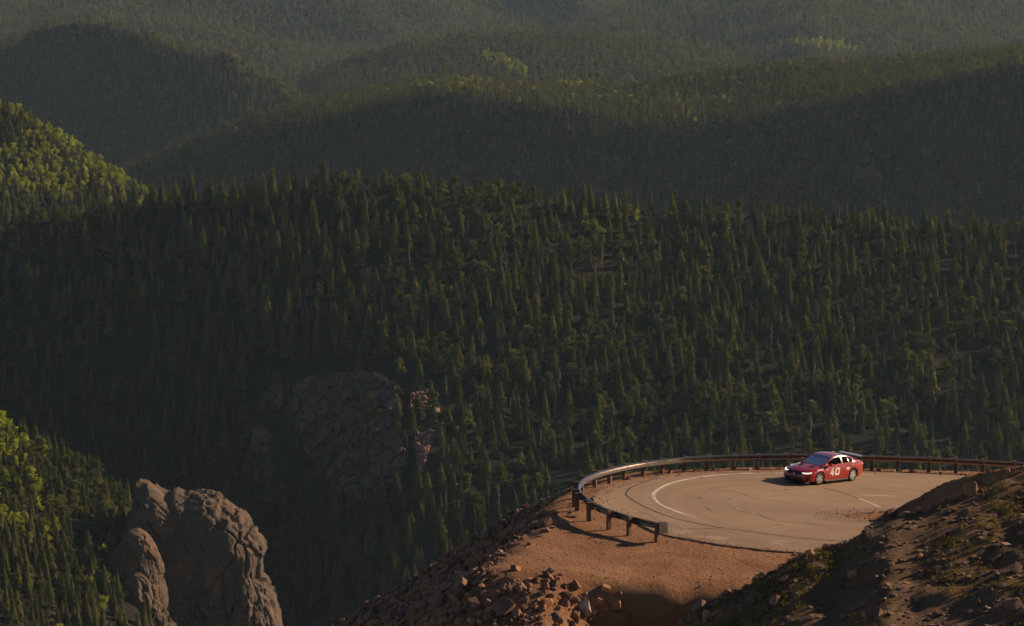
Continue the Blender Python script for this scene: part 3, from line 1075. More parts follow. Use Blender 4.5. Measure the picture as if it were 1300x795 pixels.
P_TUFT = [proto(tuft_mesh(i)) for i in range(4)]
tag(scatter_near("grass", 150000, lambda x, y, h, t, d, dr, px, py, r: (t > 0.5) & (r.random(len(x)) < 0.22 + 0.95 * fbm(x / 2.6, y / 5.5, 0, 3, 14)), (0.08, 0.24), P_TUFT, 0.0, 0.2, 5, 1.5),
    "dry yellow green grass growing on the foreground hillside", "grass")
tag(scatter_near("verge_grass", 26000, lambda x, y, h, t, d, dr, px, py, r: (t < 0.4) & (dr > 0.4) & (dr < 3.2) & (d < 2.5) & (py < 645) & (r.random(len(x)) < 0.20 + 0.7 * fbm(x / 2.5, y / 2.5, 0, 2, 15)), (0.08, 0.2), P_TUFT, 0.0, 0.2, 6, 1.5),
    "dry grass along the verge under the guardrail", "grass")


# ------------------------------------------------------------------ rock formations in the forest
def far_hit(px, py):
    ys = np.arange(1250, 6000, 2.0)
    x, y, z = at(np.full(ys.shape, float(px)), np.full(ys.shape, float(py)), ys)
    k = np.nonzero(hills_height(x, y)[0] > z)[0]
    return float(ys[k[0]]) if len(k) else None


def formation(name, outline, D, thick, label, cat, cells=120, seed=1, n=72, mb=48, power=0.7, crack=0.05, st=(1.25, 1.0, 0.62), mat='cliff', lean=0.0):
    """a rock mass: silhouette radius by angle, rounded depth, split by joints into blocks"""
    n, mb = int(n * 1.5), int(mb * 1.5)
    a = np.array(outline, float)
    if D is None:
        D = far_hit((a[:, 0].min() + a[:, 0].max()) / 2, (a[:, 1].min() + a[:, 1].max()) / 2) + 0.55 * thick
    x, y, z = at(a[:, 0], a[:, 1], np.full(len(a), float(D)))
    cx, cz = (x.min() + x.max()) / 2, (z.min() + z.max()) / 2
    ang = np.arctan2(z - cz, x - cx)
    rad = np.hypot(x - cx, z - cz)
    o = np.argsort(ang)
    ang, rad = ang[o], rad[o]
    al = np.linspace(-math.pi, math.pi, n, endpoint=False)
    ra = np.interp(al, np.concatenate([ang - 2 * math.pi, ang, ang + 2 * math.pi]), np.tile(rad, 3))
    be = np.linspace(-1, 1, mb)
    A, B = np.meshgrid(al, be)
    sb = np.clip(1 - np.abs(B) ** 1.6, 0.0, 1)
    X = np.cos(A) * ra[None, :] * sb
    Z = np.sin(A) * ra[None, :] * sb
    Yd = np.sign(B) * np.sqrt(np.clip(1 - sb ** (2.0 / power), 0, 1)) * thick
    P = np.stack([X, Yd, Z], -1).reshape(-1, 3)
    size = rad.max()
    r = np.random.default_rng(seed)
    seeds = P[r.integers(0, len(P), cells)] * r.uniform(0.9, 1.05, (cells, 1))
    st = np.array(st)
    dd = np.linalg.norm((P[:, None, :] + 0.06 * size * np.stack([fbm(P[:, 0] / size * 4, P[:, 1] / size * 4, P[:, 2] / size * 4, 3, q) for q in (1, 2, 3)], 1)[:, None, :] - seeds[None]) * st, axis=2)
    so = np.sort(dd, 1)
    f1, f2 = so[:, 0], so[:, 1]
    ow = np.argmin(dd, 1)
    tl = r.normal(0, 1, (cells, 3))[ow]
    off = r.uniform(-0.5, 0.5, cells)[ow] + 2.0 * np.sum(tl * (P - seeds[ow]), 1) / size
    off = np.clip(off, -1.4, 1.2)
    edge = np.clip((f2 - f1) / (0.016 * size), 0, 1)
    _g = (sb ** (2.0 / power - 1)).ravel()
    nrm = np.stack([np.cos(A).ravel() * _g, Yd.ravel() / thick, np.sin(A).ravel() * _g], 1)
    nrm /= np.linalg.norm(nrm, axis=1, keepdims=True) + 1e-9
    disp = size * (1.5 * crack * (np.sqrt(edge) - 1) + crack * 0.9 * off + 0.020 * fbm(P[:, 0] / size * 6, P[:, 1] / size * 6, P[:, 2] / size * 6, 5, seed, 0.6) - 0.03 * np.abs(noise3(P[:, 0] / size * 11, P[:, 1] / size * 6, P[:, 2] / size * 4, seed + 3)) - 0.022 * np.abs(fbm(P[:, 0] / size * 17, P[:, 1] / size * 13, P[:, 2] / size * 9, 3, seed + 9, 0.65)))
    P = P + nrm * disp[:, None]
    P[:, 1] += P[:, 2] * lean
    idx = np.arange(len(P)).reshape(mb, n)
    f = np.stack([idx[:-1, :], np.roll(idx, -1, 1)[:-1, :], np.roll(idx, -1, 1)[1:, :], idx[1:, :]], -1).reshape(-1, 4)
    o = link(name, mesh_from(name, P, f, [M[mat if cat != 'cliff' else 'cliff_red']], True, 24))
    o.location = (cx, D, cz)
    tag(o, label, cat)
    return o


formation("rock_dome", [(150, 840), (158, 700), (166, 640), (174, 614), (190, 611), (203, 620), (216, 626), (222, 621), (236, 625), (252, 622), (270, 621), (286, 630), (303, 643), (322, 665), (336, 683), (339, 697), (334, 708), (334, 726), (346, 742), (354, 765), (362, 792), (366, 850), (260, 900)], 1385, 22,
          "big rounded granite dome rising from the conifers, rim lit along one side", "rock dome", 80, 3, 150, 90, 0.32, 0.034, (1.5, 1.0, 0.6))
formation("rock_pinnacle", [(146, 740), (152, 690), (160, 676), (175, 671), (188, 678), (196, 690), (204, 708), (208, 740), (205, 790), (150, 790)], 1352, 10,
          "small rounded rock knob below the big granite dome", "rock", 36, 5, 80, 50, 0.6)
formation("rock_rib", [(158, 730), (170, 722), (182, 722), (190, 735), (194, 756), (206, 775), (216, 788), (232, 810), (228, 850), (190, 850), (170, 800), (160, 760)], 1342, 9,
          "narrow slanting rock rib among trees under the small knob", "rock", 40, 6, 80, 50, 0.6)
def rock_face(name, outline, label, cells, amp, seed, layer='ridge', step=1.6):
    """a bare rock face that follows the hill slope, broken into tilted joint blocks"""
    a = np.array(outline, float)
    x0, x1, y0, y1 = a[:, 0].min(), a[:, 0].max(), a[:, 1].min(), a[:, 1].max()
    nx, ny = int((x1 - x0) / step) + 1, int((y1 - y0) / step) + 1
    gx_, gy_ = np.linspace(x0, x1, 9), np.linspace(y0, y1, 9)
    rows_ = LAYERS[layer]
    ys = np.arange(min(p[2] for p in rows_[-1]) - 20, max(p[2] for p in rows_[0]) + 20, 1.5)
    D = np.zeros((9, 9))
    for j, py in enumerate(gy_):
        for i, px in enumerate(gx_):
            x, y, z = at(np.full(ys.shape, px), np.full(ys.shape, py), ys)
            k = np.nonzero(layer_height(layer, x, y) > z)[0]
            D[j, i] = ys[k[0]] if len(k) else ys[-1]
    px, py = np.meshgrid(np.linspace(x0, x1, nx), np.linspace(y0, y1, ny))
    fi, fj = (px - x0) / (x1 - x0) * 8, (py - y0) / (y1 - y0) * 8
    i0, j0 = np.clip(fi.astype(int), 0, 7), np.clip(fj.astype(int), 0, 7)
    u, v = fi - i0, fj - j0
    Dm = D[j0, i0] * (1 - u) * (1 - v) + D[j0, i0 + 1] * u * (1 - v) + D[j0 + 1, i0] * (1 - u) * v + D[j0 + 1, i0 + 1] * u * v
    r = np.random.default_rng(seed)
    q = np.stack([px.ravel(), py.ravel()], 1)
    qw = q + 5.0 * np.stack([fbm(q[:, 0] / 13, q[:, 1] / 13, 0, 3, seed), fbm(q[:, 0] / 13, q[:, 1] / 13, 9, 3, seed)], 1)
    sd = np.stack([r.uniform(x0, x1, cells), r.uniform(y0, y1, cells)], 1)
    dd = np.linalg.norm((qw[:, None] - sd[None]) * np.array([1.0, 0.55]), axis=2)
    so = np.sort(dd, 1)
    ow = np.argmin(dd, 1)
    tl = r.normal(0, 0.16, (cells, 2))[ow] + np.array([0.0, 0.22])
    off = r.uniform(0, 1, cells)[ow] * amp + np.sum(tl * (q - sd[ow]), 1) * 0.42 - amp * 0.8 * (1 - np.clip((so[:, 1] - so[:, 0]) / 1.1, 0, 1))
    off = off + amp * 0.30 * fbm(q[:, 0] / 5, q[:, 1] / 5, 3, 4, seed + 1, 0.6)
    ins = inside(q[:, 0], q[:, 1], a)
    ed = np.where(ins, 1, -1) * seg_dist(q[:, 0], q[:, 1], a)
    off = np.where(ed < 0, -8.0 + ed, off + np.clip(ed / 7, 0, 1) * amp * 0.5 - np.clip(1 - ed / 6, 0, 1) * amp)
    x, y, z = at(q[:, 0], q[:, 1], Dm.ravel() - off)
    P = np.stack([x, y, z], 1)
    idx = np.arange(len(P)).reshape(ny, nx)
    f = np.stack([idx[:-1, :-1], idx[1:, :-1], idx[1:, 1:], idx[:-1, 1:]], -1).reshape(-1, 4)
    f = f[(ed[f] > -2.5).any(1)]
    c = P.mean(0)
    o = link(name, mesh_from(name, P - c, f, [M['cliff_red']], True, 22))
    o.location = c
    tag(o, label, "cliff")


rock_face("cliff", [(366, 505), (372, 486), (392, 476), (420, 470), (452, 468), (480, 472), (506, 482), (512, 505), (516, 540), (522, 575), (514, 612), (490, 628), (462, 640), (430, 630), (404, 606), (384, 570), (372, 540)],
          "broad shadowed rock face broken into ledges on the forested slope", 90, 5.5, 7)
rock_face("cliff", [(514, 500), (526, 486), (542, 486), (556, 500), (560, 524), (556, 556), (544, 590), (534, 610), (524, 580), (518, 545)],
          "narrow rock buttress at the end of the shadowed rock face, nearest the sunlit trees", 45, 3.6, 8)
rock_face("cliff", [(312, 570), (320, 545), (330, 530), (342, 540), (350, 565), (352, 600), (340, 622), (322, 612)],
          "dim rock spire standing apart beside the shadowed rock face", 24, 4.0, 9)
rock_face("cliff", [(330, 492), (342, 474), (356, 468), (364, 482), (362, 515), (352, 536), (338, 526)],
          "dim upper rock buttress between the rock spire and the broad rock face", 22, 3.6, 10)
rock_face("cliff", [(1076, 234), (1084, 222), (1090, 214), (1098, 212), (1106, 207), (1112, 214), (1122, 216), (1130, 234), (1116, 240), (1098, 238)],
          "pale rock outcrop in the shaded face of the second ridge", 24, 5.0, 13, 'second', 1.2)
formation("rock_outcrop", [(504, 262), (505, 246), (510, 241), (515, 243), (518, 250), (518, 262)], None, 2.2, "small pinkish boulder showing among trees on the ridge crest", "rock", 8, 12, 24, 16, 0.6)
formation("rock_outcrop", [(268, 76), (276, 68), (290, 66), (302, 71), (312, 80), (316, 88), (290, 86)], None, 12, "reddish rock crag on the shoulder of the dark hill", "rock", 40, 14, 60, 40, 0.6)


# ------------------------------------------------------------------ trees
def trunk_mesh(name, mat, top=0.92, r0=0.014):
    vs, fs = [], []
    n = 6
    rows = [(-0.06, 1.25), (0.0, 1.0), (0.45, 0.62), (top, 0.15)]
    for z, k in rows:
        for i in range(n):
            a = 2 * math.pi * i / n
            vs.append((math.cos(a) * r0 * k, math.sin(a) * r0 * k, z))
    for j in range(len(rows) - 1):
        for i in range(n):
            fs.append((j * n + i, j * n + (i + 1) % n, (j + 1) * n + (i + 1) % n, (j + 1) * n + i))
    return vs, fs, mat


def spruce_crown(seed, w=0.17, levels=18, base=0.08, per=8, gap=0.12):
    r = random.Random(seed)
    vs, fs = [], []
    lopsided = r.uniform(0, 6.28)
    for l in range(levels):
        t = base + (1 - base) * (l + r.uniform(-0.3, 0.3)) / levels
        t = min(max(t, base), 0.985)
        rad = w * (1 - t) ** 0.85 * (0.45 if l == 0 else 1) * r.uniform(0.8, 1.15) + 0.012
        nb = max(3, int(per * (0.45 + 0.75 * (1 - t))))
        a0 = r.uniform(0, 6.28)
        for b in range(nb):
            if r.random() < gap:
                continue
            a = a0 + 2 * math.pi * b / nb + r.uniform(-0.3, 0.3)
            L = rad * r.uniform(0.65, 1.25) * (1 + 0.18 * math.cos(a - lopsided))
            wd = L * r.uniform(0.32, 0.5) + 0.006
            c, s = math.cos(a), math.sin(a)
            z0 = t + 0.018
            zt = t - L * r.uniform(0.45, 1.05)
            zm = (z0 + zt) / 2 + 0.012
            k = len(vs)
            vs += [(0, 0, z0), (c * L * 0.6 - s * wd, s * L * 0.6 + c * wd, zm - 0.016), (c * L, s * L, zt), (c * L * 0.6 + s * wd, s * L * 0.6 - c * wd, zm - 0.016), (c * L * 0.55, s * L * 0.55, zm + 0.014)]
            fs += [(k, k + 1, k + 4), (k + 1, k + 2, k + 4), (k + 2, k + 3, k + 4), (k + 3, k, k + 4)]
    k = len(vs)
    vs += [(-0.008, 0, 0.93), (0.008, 0, 0.93), (0, 0, 1.03), (0, -0.008, 0.93), (0, 0.008, 0.93)]
    fs += [(k, k + 1, k + 2), (k + 3, k + 4, k + 2)]
    return vs, fs


def puff_crown(seed, w=0.24, z0=0.22, n=95, leaf=0.07, top=1.0):
    """leaf clumps through an uneven ellipsoid"""
    r = random.Random(seed)
    vs, fs = [], []
    lobes = []
    for _ in range(9):
        z = r.uniform(z0 + 0.10, top - 0.1)
        sp = w * 0.62 * (1.1 - (z - z0) / (top - z0))
        lobes.append((r.gauss(0, sp), r.gauss(0, sp), z, r.uniform(0.45, 0.9)))
    lobes.append((0, 0, top - 0.16, 0.7))
    for i in range(n):
        lx, ly, lz, ls = r.choice(lobes)
        d = Vector((r.gauss(0, 1), r.gauss(0, 1), r.gauss(0, 1))).normalized() * (r.random() ** 0.4)
        c = Vector((lx, ly, lz)) + Vector((d.x * w * 0.7 * ls, d.y * w * 0.7 * ls, d.z * 0.17 * ls))
        for q in range(4):
            u = Vector((r.gauss(0, 1), r.gauss(0, 1), r.gauss(0, 1))).normalized()
            v = u.orthogonal().normalized()
            s2 = leaf * r.uniform(0.6, 1.15)
            p = c + u.cross(v) * leaf * r.uniform(-0.8, 0.8)
            k = len(vs)
            vs += [tuple(p + u * s2 * 0.8), tuple(p + v * s2 * 0.6), tuple(p - u * s2 * 0.6), tuple(p - v * s2 * 0.55)]
            fs += [(k, k + 1, k + 2), (k, k + 2, k + 3)]
    return vs, fs


KINDS = {}


def tree_kind(name, crown, leafmat, barkmat, top=0.92, r0=0.014):
    tv, tf, _ = trunk_mesh(name, barkmat, top, r0)
    cv, cf = crown
    tm = mesh_from("trunk", tv, tf, [barkmat], True)
    cm = mesh_from("crown", cv, cf, [leafmat])
    both = mesh_from("tree", tv + cv, tf + [tuple(i + len(tv) for i in f) for f in cf], [barkmat, leafmat])
    for p in both.polygons[len(tf):]:
        p.material_index = 1
    KINDS[name] = (tm, cm, proto(both))


for i in range(5):
    tree_kind(f"spire{i}", spruce_crown(100 + i, (0.155, 0.195, 0.175, 0.215, 0.135)[i], (24, 23, 26, 22, 24)[i], 0.06, 11), M['needle'], M['bark'])
for i in range(3):
    tree_kind(f"round{i}", puff_crown(200 + i, (0.19, 0.22, 0.16)[i], 0.12, 190, 0.050), M['pine'], M['bark'], 0.8, 0.02)
for i in range(4):
    tree_kind(f"aspen{i}", puff_crown(300 + i, (0.17, 0.22, 0.19, 0.15)[i], 0.22, 170, 0.045), M['aspen'], M['aspen_bark'], 0.75, 0.011)
tree_kind('snag0', spruce_crown(600, 0.06, 9, 0.3, 4, 0.4), M['dead'], M['dead'])
for i in range(3):
    tree_kind(f"far_spire{i}", spruce_crown(400 + i, (0.17, 0.21, 0.15)[i], 10, 0.05, 6), M['needle'], M['bark'])
for i in range(2):
    tree_kind(f"far_round{i}", puff_crown(500 + i, (0.21, 0.25)[i], 0.12, 40, 0.11), M['pine'], M['bark'], 0.7)

# rock formation footprints, where no tree stands: photo boxes with depth range
NO_TREES = [(372, 466, 556, 625, 1560, 1720, 0.66), (316, 470, 370, 640, 1620, 1740, 0.6), (1080, 208, 1122, 240, 3350, 3560, 0.8), (158, 600, 362, 792, 1325, 1425, 1.0), (150, 672, 206, 745, 1330, 1380, 0.9), (160, 722, 222, 800, 1325, 1370, 0.7)]

SPACING = {'near_left': 4.8, 'ridge': 6.9, 'aspen_hill': 5.2, 'second': 6.6, 'dark_left': 9.0, 'middle': 10.0, 'far_right': 12.0, 'far': 13.0}
HEIGHT = {'near_left': (8, 15), 'ridge': (7, 19), 'aspen_hill': (9, 15), 'second': (9, 15.5), 'dark_left': (11, 20), 'middle': (12, 21), 'far_right': (13, 23), 'far': (14, 25)}
YR = {'near_left': (1250, 1490), 'ridge': (1420, 1930), 'aspen_hill': (2300, 2800), 'second': (2850, 3900), 'dark_left': (4000, 5000), 'middle': (4600, 5560), 'far_right': (5600, 7150), 'far': (5400, 8000)}
ROUND = {'near_left': 0.22, 'ridge': 0.34, 'aspen_hill': 0.1, 'second': 0.25, 'dark_left': 0.3, 'middle': 0.4, 'far_right': 0.3, 'far': 0.45}
TX = []
for li, nm in enumerate(LAYER_NAMES):
    sp = SPACING[nm]
    y0, y1 = YR[nm]
    xs = np.arange(-730 * y1 / F, 760 * y1 / F, sp)
    ys = np.arange(y0, y1, sp)
    x, y = np.meshgrid(xs, ys)
    x = (x + nrng.uniform(-0.48, 0.48, x.shape) * sp).ravel()
    y = (y + nrng.uniform(-0.48, 0.48, y.shape) * sp).ravel()
    s = x / y
    m = (s > -720 / F) & (s < 740 / F)
    x, y = x[m], y[m]
    z, idx = hills_height(x, y)
    m = idx == li
    x, y, z = x[m], y[m], z[m]
    dens = 0.92 + 0.32 * fbm(x / 38, y / 38, 0, 3, 60 + li)
    if nm == 'ridge':
        dens = 1.0 + 0.7 * fbm(x / 26, y / 26, 0, 3, 60)
    m = nrng.random(len(x)) < np.clip(dens, 0.62, 1.0)
    x, y, z = x[m], y[m], z[m]
    px, py, _ = proj(x, y, z)
    keep = np.ones(len(x), bool)
    for (a, b, c, d, e, f, pr) in NO_TREES:
        keep &= ~((px > a) & (px < c) & (py > b) & (py < d) & (y > e) & (y < f) & (nrng.random(len(x)) < pr))
    lo_, hi_ = HEIGHT[nm]
    h = lo_ + (hi_ - lo_) * nrng.beta(1.7, 2.4, len(x))
    hid = hidden_by(x, y, z + h)
    keep &= hid < 0.0035
    x, y, z, h, px, py, hid = [v[keep] for v in (x, y, z, h, px, py, hid)]
    u = nrng.random(len(x))
    asp = np.zeros(len(x))
    if nm == 'aspen_hill':
        asp = np.clip(0.72 + 0.8 * fbm(x / 45, y / 45, 0, 2, 71), 0, 0.95) * np.clip((268 - py) / 40 + 0.3, 0, 1)
    elif nm == 'near_left':
        asp = np.where((px < 60) & (py < 700), 0.32, 0.01)
    elif nm == 'second':
        asp = np.where(((np.abs(px - 735) < 26) & (py < 114)) | ((np.abs(px - 560) < 90) & (py < 122) & (u < 0.12)), 0.5, 0.01)
    elif nm == 'middle':
        asp = np.where((np.abs(py - (78 + (px - 622) * 0.42)) < 7) & (px > 615) & (px < 672), 0.95, 0.0)
    elif nm == 'far_right':
        asp = np.where((np.abs(px - 1035) < 62) & (np.abs(py - 62) < 6), 0.45, 0.0)
    elif nm == 'ridge':
        asp = np.where((np.abs(px - 745) < 70) & (np.abs(py - 300) < 22), 0.04, 0.0)
    rd = np.clip(ROUND[nm] + 0.5 * fbm(x / 60, y / 60, 0, 2, 90 + li), 0.03, 0.9)
    k = np.where(u < asp, 2, np.where(nrng.random(len(x)) < rd, 1, 0))
    h = np.where(k == 1, h * 0.74, np.where(k == 2, h * 0.80, h))
    TX.append(np.stack([x, y, z, h, px, py, hid, k, np.full(len(x), li)], 1))
T = np.concatenate(TX)
print("trees", len(T), {LAYER_NAMES[i]: int((T[:, 8] == i).sum()) for i in range(len(LAYER_NAMES))})

appar = T[:, 3] * F / T[:, 1]
seen = (T[:, 6] < -0.0012) & (T[:, 4] > 3) & (T[:, 4] < 1297) & (T[:, 5] < 793) & (T[:, 5] > 4)
# not behind the near ground
seen &= ~((T[:, 4] > 715) & (T[:, 5] - appar * 0.5 > 580)) & ~((T[:, 4] > 430) & (T[:, 5] > 640))
con = np.nonzero(seen & (T[:, 7] < 2))[0]
con = con[np.argsort(-appar[con])]
_sp = [i for i in con if T[i, 7] == 0][:300]
_rd = [i for i in con if T[i, 7] == 1][:220]
asp_i = np.nonzero(seen & (T[:, 7] == 2))[0]
asp_i = asp_i[np.argsort(-appar[asp_i])][:220]
single = set(_sp) | set(_rd) | set(asp_i.tolist())


def tree_label(k, nm, px, py, h):
    shape = ("spire shaped conifer", "round topped pine", "yellow green aspen")[k]
    if nm == 'near_left':
        if px < 60:
            place = "on the lit slope away from the granite dome"
        elif py > 740:
            place = "low on the slope under the granite dome"
        else:
            place = "on the lit slope next to the granite dome"
    elif nm == 'ridge':
        if py < 330:
            place = "on the crest of the dark forested ridge"
        elif px > 860:
            place = "on the ridge slope behind the car"
        elif px > 560:
            place = "on the ridge slope between cliff and guardrail"
        else:
            place = "on the shaded ridge slope around the cliff"
    elif nm == 'aspen_hill':
        place = "on the bright green hill above the ridge"
    elif nm == 'second':
        place = "on the lit top of the second ridge"
    else:
        place = "on the far hazy hills"
    lo_, hi_ = HEIGHT[nm]
    t = (h / (1, 0.74, 0.80)[k] - lo_) / (hi_ - lo_)
    size = "tall" if t > 0.66 else "short" if t < 0.5 else "middling"
    return size + " " + shape + " " + place, place


NAMES = ("spruce_tree", "pine_tree", "aspen_tree")
CATS = ("conifer", "pine", "aspen")
for i in sorted(single):
    x, y, z, h, px, py, hid, k, li = T[i]
    k = int(k)
    r = random.Random(int(i))
    kd = [f"spire{r.randrange(5)}", f"round{r.randrange(3)}", f"aspen{r.randrange(4)}"][k]
    root = empty(NAMES[k], (x, y, z - 0.15))
    root.rotation_euler = (r.uniform(-0.04, 0.04), r.uniform(-0.04, 0.04), r.uniform(0, 6.28))
    wd = h * r.uniform(1.0, 1.75) * (1.1 if k else 1)
    root.scale = (wd, wd, h)
    lab, place = tree_label(k, LAYER_NAMES[int(li)], px, py, h)
    tag(root, lab, CATS[k], f"{CATS[k]}s {place}")
    link("trunk", KINDS[kd][0], root)
    link("crown", KINDS[kd][1], root)

rest = np.array(sorted(set(range(len(T))) - single))


def forest(name, sel, kinds, label, cat, fat=1.0):
    if not len(sel):
        return
    t = T[sel]
    n = len(sel)
    wd = t[:, 3] * nrng.uniform(1.0, 1.75, n) * fat
    tag(instancer(name, [KINDS[k][2] for k in kinds], np.stack([t[:, 0], t[:, 1], t[:, 2] - 0.15], 1),
                  np.stack([nrng.uniform(-0.04, 0.04, n), nrng.uniform(-0.04, 0.04, n), nrng.uniform(0, 6.28, n)], 1),
                  np.stack([wd, wd, t[:, 3]], 1), nrng.integers(0, len(kinds), n)), label, cat)


rt = T[rest]
near_l = rt[:, 8] <= 2
forest("spruce_forest", rest[near_l & (rt[:, 7] == 0)], [f"spire{i}" for i in range(5)] * 3 + ['snag0'], "spruce forest covering the dark ridge and the near slopes", "forest")
forest("pine_forest", rest[near_l & (rt[:, 7] == 1)], [f"round{i}" for i in range(3)], "bushy pines filling the ridge forest between the spruces", "forest", 1.25)
forest("aspen_forest", rest[rt[:, 7] == 2], [f"aspen{i}" for i in range(4)], "yellow green aspen stands among the conifers", "forest", 1.25)
forest("far_spruce_forest", rest[~near_l & (rt[:, 7] == 0)], [f"far_spire{i}" for i in range(3)], "hazy spruce forest over the far ridges", "forest", 1.1)
forest("far_pine_forest", rest[~near_l & (rt[:, 7] == 1)], [f"far_round{i}" for i in range(2)], "hazy pine forest over the far ridges", "forest", 1.3)

# ------------------------------------------------------------------ the race car
M['red'] = plain("red_paint", (0.36, 0.006, 0.005), 0.3, 0.0, 1.0, var=0.05)
M['white'] = plain("white_vinyl", (0.78, 0.74, 0.70), 0.5, var=0.03)
M['black'] = plain("black_trim", (0.014, 0.014, 0.015), 0.5, var=0.1)
M['tyre'] = plain("tyre_rubber", (0.018, 0.017, 0.016), 0.85, var=0.2)
M['rim'] = plain("pale_alloy", (0.66, 0.62, 0.57), 0.4, 0.2, var=0.05)
M['disc'] = plain("brake_steel", (0.12, 0.11, 0.10), 0.5, 0.8)
M['lamp'] = plain("headlamp_lens", (0.88, 0.84, 0.76), 0.12, 0.0, 1.0, var=0.02)
for _nd in M['lamp'].node_tree.nodes:
    if _nd.type == 'BSDF_PRINCIPLED':
        _nd.inputs['Emission Color'].default_value = (1.0, 0.93, 0.82, 1)
        _nd.inputs['Emission Strength'].default_value = 0.7
M['tail'] = plain("tail_lamp_lens", (0.40, 0.02, 0.02), 0.15, 0.0, 1.0, var=0.02)
M['banner'] = plain("blue_banner", (0.10, 0.10, 0.26), 0.4, var=0.05)
M['suit'] = plain("race_suit", (0.55, 0.53, 0.52), 0.85, var=0.1)
M['helmet'] = plain("helmet_white", (0.80, 0.78, 0.75), 0.25, 0.0, 0.6, var=0.02)
M['visor'] = plain("visor_dark", (0.02, 0.02, 0.03), 0.1)
M['cage'] = plain("cage_white", (0.62, 0.60, 0.58), 0.4, var=0.03)


def glass_mat(name="car_glass", ior=1.3, tint=(0.42, 0.44, 0.46)):
    m, nt, out = new_mat(name)
    fr = N(nt, "ShaderNodeFresnel", IOR=ior)
    t = N(nt, "ShaderNodeBsdfTransparent")
    t.inputs["Color"].default_value = (*tint, 1)
    g = N(nt, "ShaderNodeBsdfGlossy", Roughness=0.03)
    ms = N(nt, "ShaderNodeMixShader")
    nt.links.new(fr.outputs[0], ms.inputs[0])
    nt.links.new(t.outputs[0], ms.inputs[1])
    nt.links.new(g.outputs[0], ms.inputs[2])
    nt.links.new(ms.outputs[0], out.inputs[0])
    return m


M['glass'] = glass_mat()
M['side_glass'] = glass_mat("side_glass", 1.07, (0.30, 0.30, 0.31))
car = empty("race_car")
tag(car, "red racing saloon numbered 40 cornering on the hairpin", "car")


def loft(sections, n=4):
    """sections: list of equally long point lists; smooth along the list"""
    return catmull(np.array(sections, float).reshape(len(sections), -1), n).reshape(-1, len(sections[0]), 3)


# --- lower body: x forward, y left, z up; stations (x, half width, bottom, shoulder, centre top)
ST_ = [(2.37, .52, .24, .50, .54), (2.33, .66, .20, .57, .62), (2.22, .78, .17, .63, .70), (2.02, .88, .16, .70, .77), (1.75, .925, .16, .755, .835), (1.37, .945, .16, .82, .895), (1.0, .94, .16, .865, .94),
       (.72, .935, .16, .90, .965), (.2, .93, .16, .925, .975), (-.4, .93, .16, .945, .985), (-.95, .94, .16, .975, 1.0), (-1.37, .955, .16, 1.0, 1.03), (-1.75, .945, .18, 1.015, 1.055), (-2.05, .91, .24, 1.01, 1.06), (-2.24, .85, .30, .98, 1.035), (-2.33, .76, .36, .92, .97), (-2.36, .66, .42, .80, .86)]
secs = []
for (x, w, zb, zs, zc) in ST_:
    hgt = zs - zb
    half = [(0, zb), (w * .82, zb), (w * .96, zb + .05), (w, zb + hgt * .35), (w * 1.0, zb + hgt * .62), (w * .985, zs - .09), (w * .955, zs - .02), (w * .88, zs + (zc - zs) * .25), (w * .5, zs + (zc - zs) * .8), (0, zc)]
    full = [(x, y, z) for y, z in half] + [(x, -y, z) for y, z in half[-2:0:-1]]
    secs.append(full)
L = loft(secs, 4)
ns, npnt = L.shape[:2]
idx = np.arange(ns * npnt).reshape(ns, npnt)
fc = [tuple(int(v) for v in (idx[i, j], idx[i, (j + 1) % npnt], idx[i + 1, (j + 1) % npnt], idx[i + 1, j])) for i in range(ns - 1) for j in range(npnt)]
fc += [tuple(int(v) for v in idx[0][::-1]), tuple(int(v) for v in idx[-1])]
bm = bmesh.new()
bv = [bm.verts.new(p) for p in L.reshape(-1, 3)]
for f in fc:
    bm.faces.new([bv[i] for i in f])
bmesh.ops.recalc_face_normals(bm, faces=bm.faces[:])
body_tmp = bpy.data.meshes.new("body_tmp")
bm.to_mesh(body_tmp)
bm.free()
WX, WR, WY = 1.368, 0.335, 0.80
cut = bmesh.new()
for sx in (-1, 1):
    for sy in (-1, 1):
        bmesh.ops.create_cone(cut, cap_ends=True, segments=36, radius1=0.395, radius2=0.395, depth=0.62,
                              matrix=Matrix.Translation((sx * WX, sy * 0.90, 0.335)) @ Matrix.Rotation(math.pi / 2, 4, 'X'))
cut_me = bpy.data.meshes.new("cut")
cut.to_mesh(cut_me)
cut.free()
bo, co = bpy.data.objects.new("body_tmp", body_tmp), bpy.data.objects.new("cut", cut_me)
COL.objects.link(bo)
COL.objects.link(co)
md = bo.modifiers.new("cut", 'BOOLEAN')
md.operation, md.object, md.solver = 'DIFFERENCE', co, 'EXACT'
bpy.context.view_layer.update()
ev = bo.evaluated_get(bpy.context.evaluated_depsgraph_get())
bm = bmesh.new()
bm.from_mesh(ev.to_mesh())
for o in (bo, co):
    bpy.data.objects.remove(o)
kill = [f for f in bm.faces if f.normal.z > 0.8 and -1.6 < f.calc_center_median().x < 0.62 and f.calc_center_median().z > 0.88 and abs(f.calc_center_median().y) < 0.80]
bmesh.ops.delete(bm, geom=kill, context='FACES')
for f in bm.faces:
    c = f.calc_center_median()
    rr = min(math.hypot(c.x - WX, c.z - 0.335), math.hypot(c.x + WX, c.z - 0.335))
    if (rr < 0.40 and abs(c.y) < 0.925 and abs(f.normal.y) < 0.6) or (rr < 0.39 and abs(c.y) < 0.7):
        f.material_index = 1
    elif c.z < 0.20:
        f.material_index = 1
body_me = bpy.data.meshes.new("body")
bm.to_mesh(body_me)
bm.free()
body_me.materials.append(M['red'])
body_me.materials.append(M['black'])
body_me.shade_smooth()
body_me.set_sharp_from_angle(angle=R(40))
body = link("body", body_me, car)

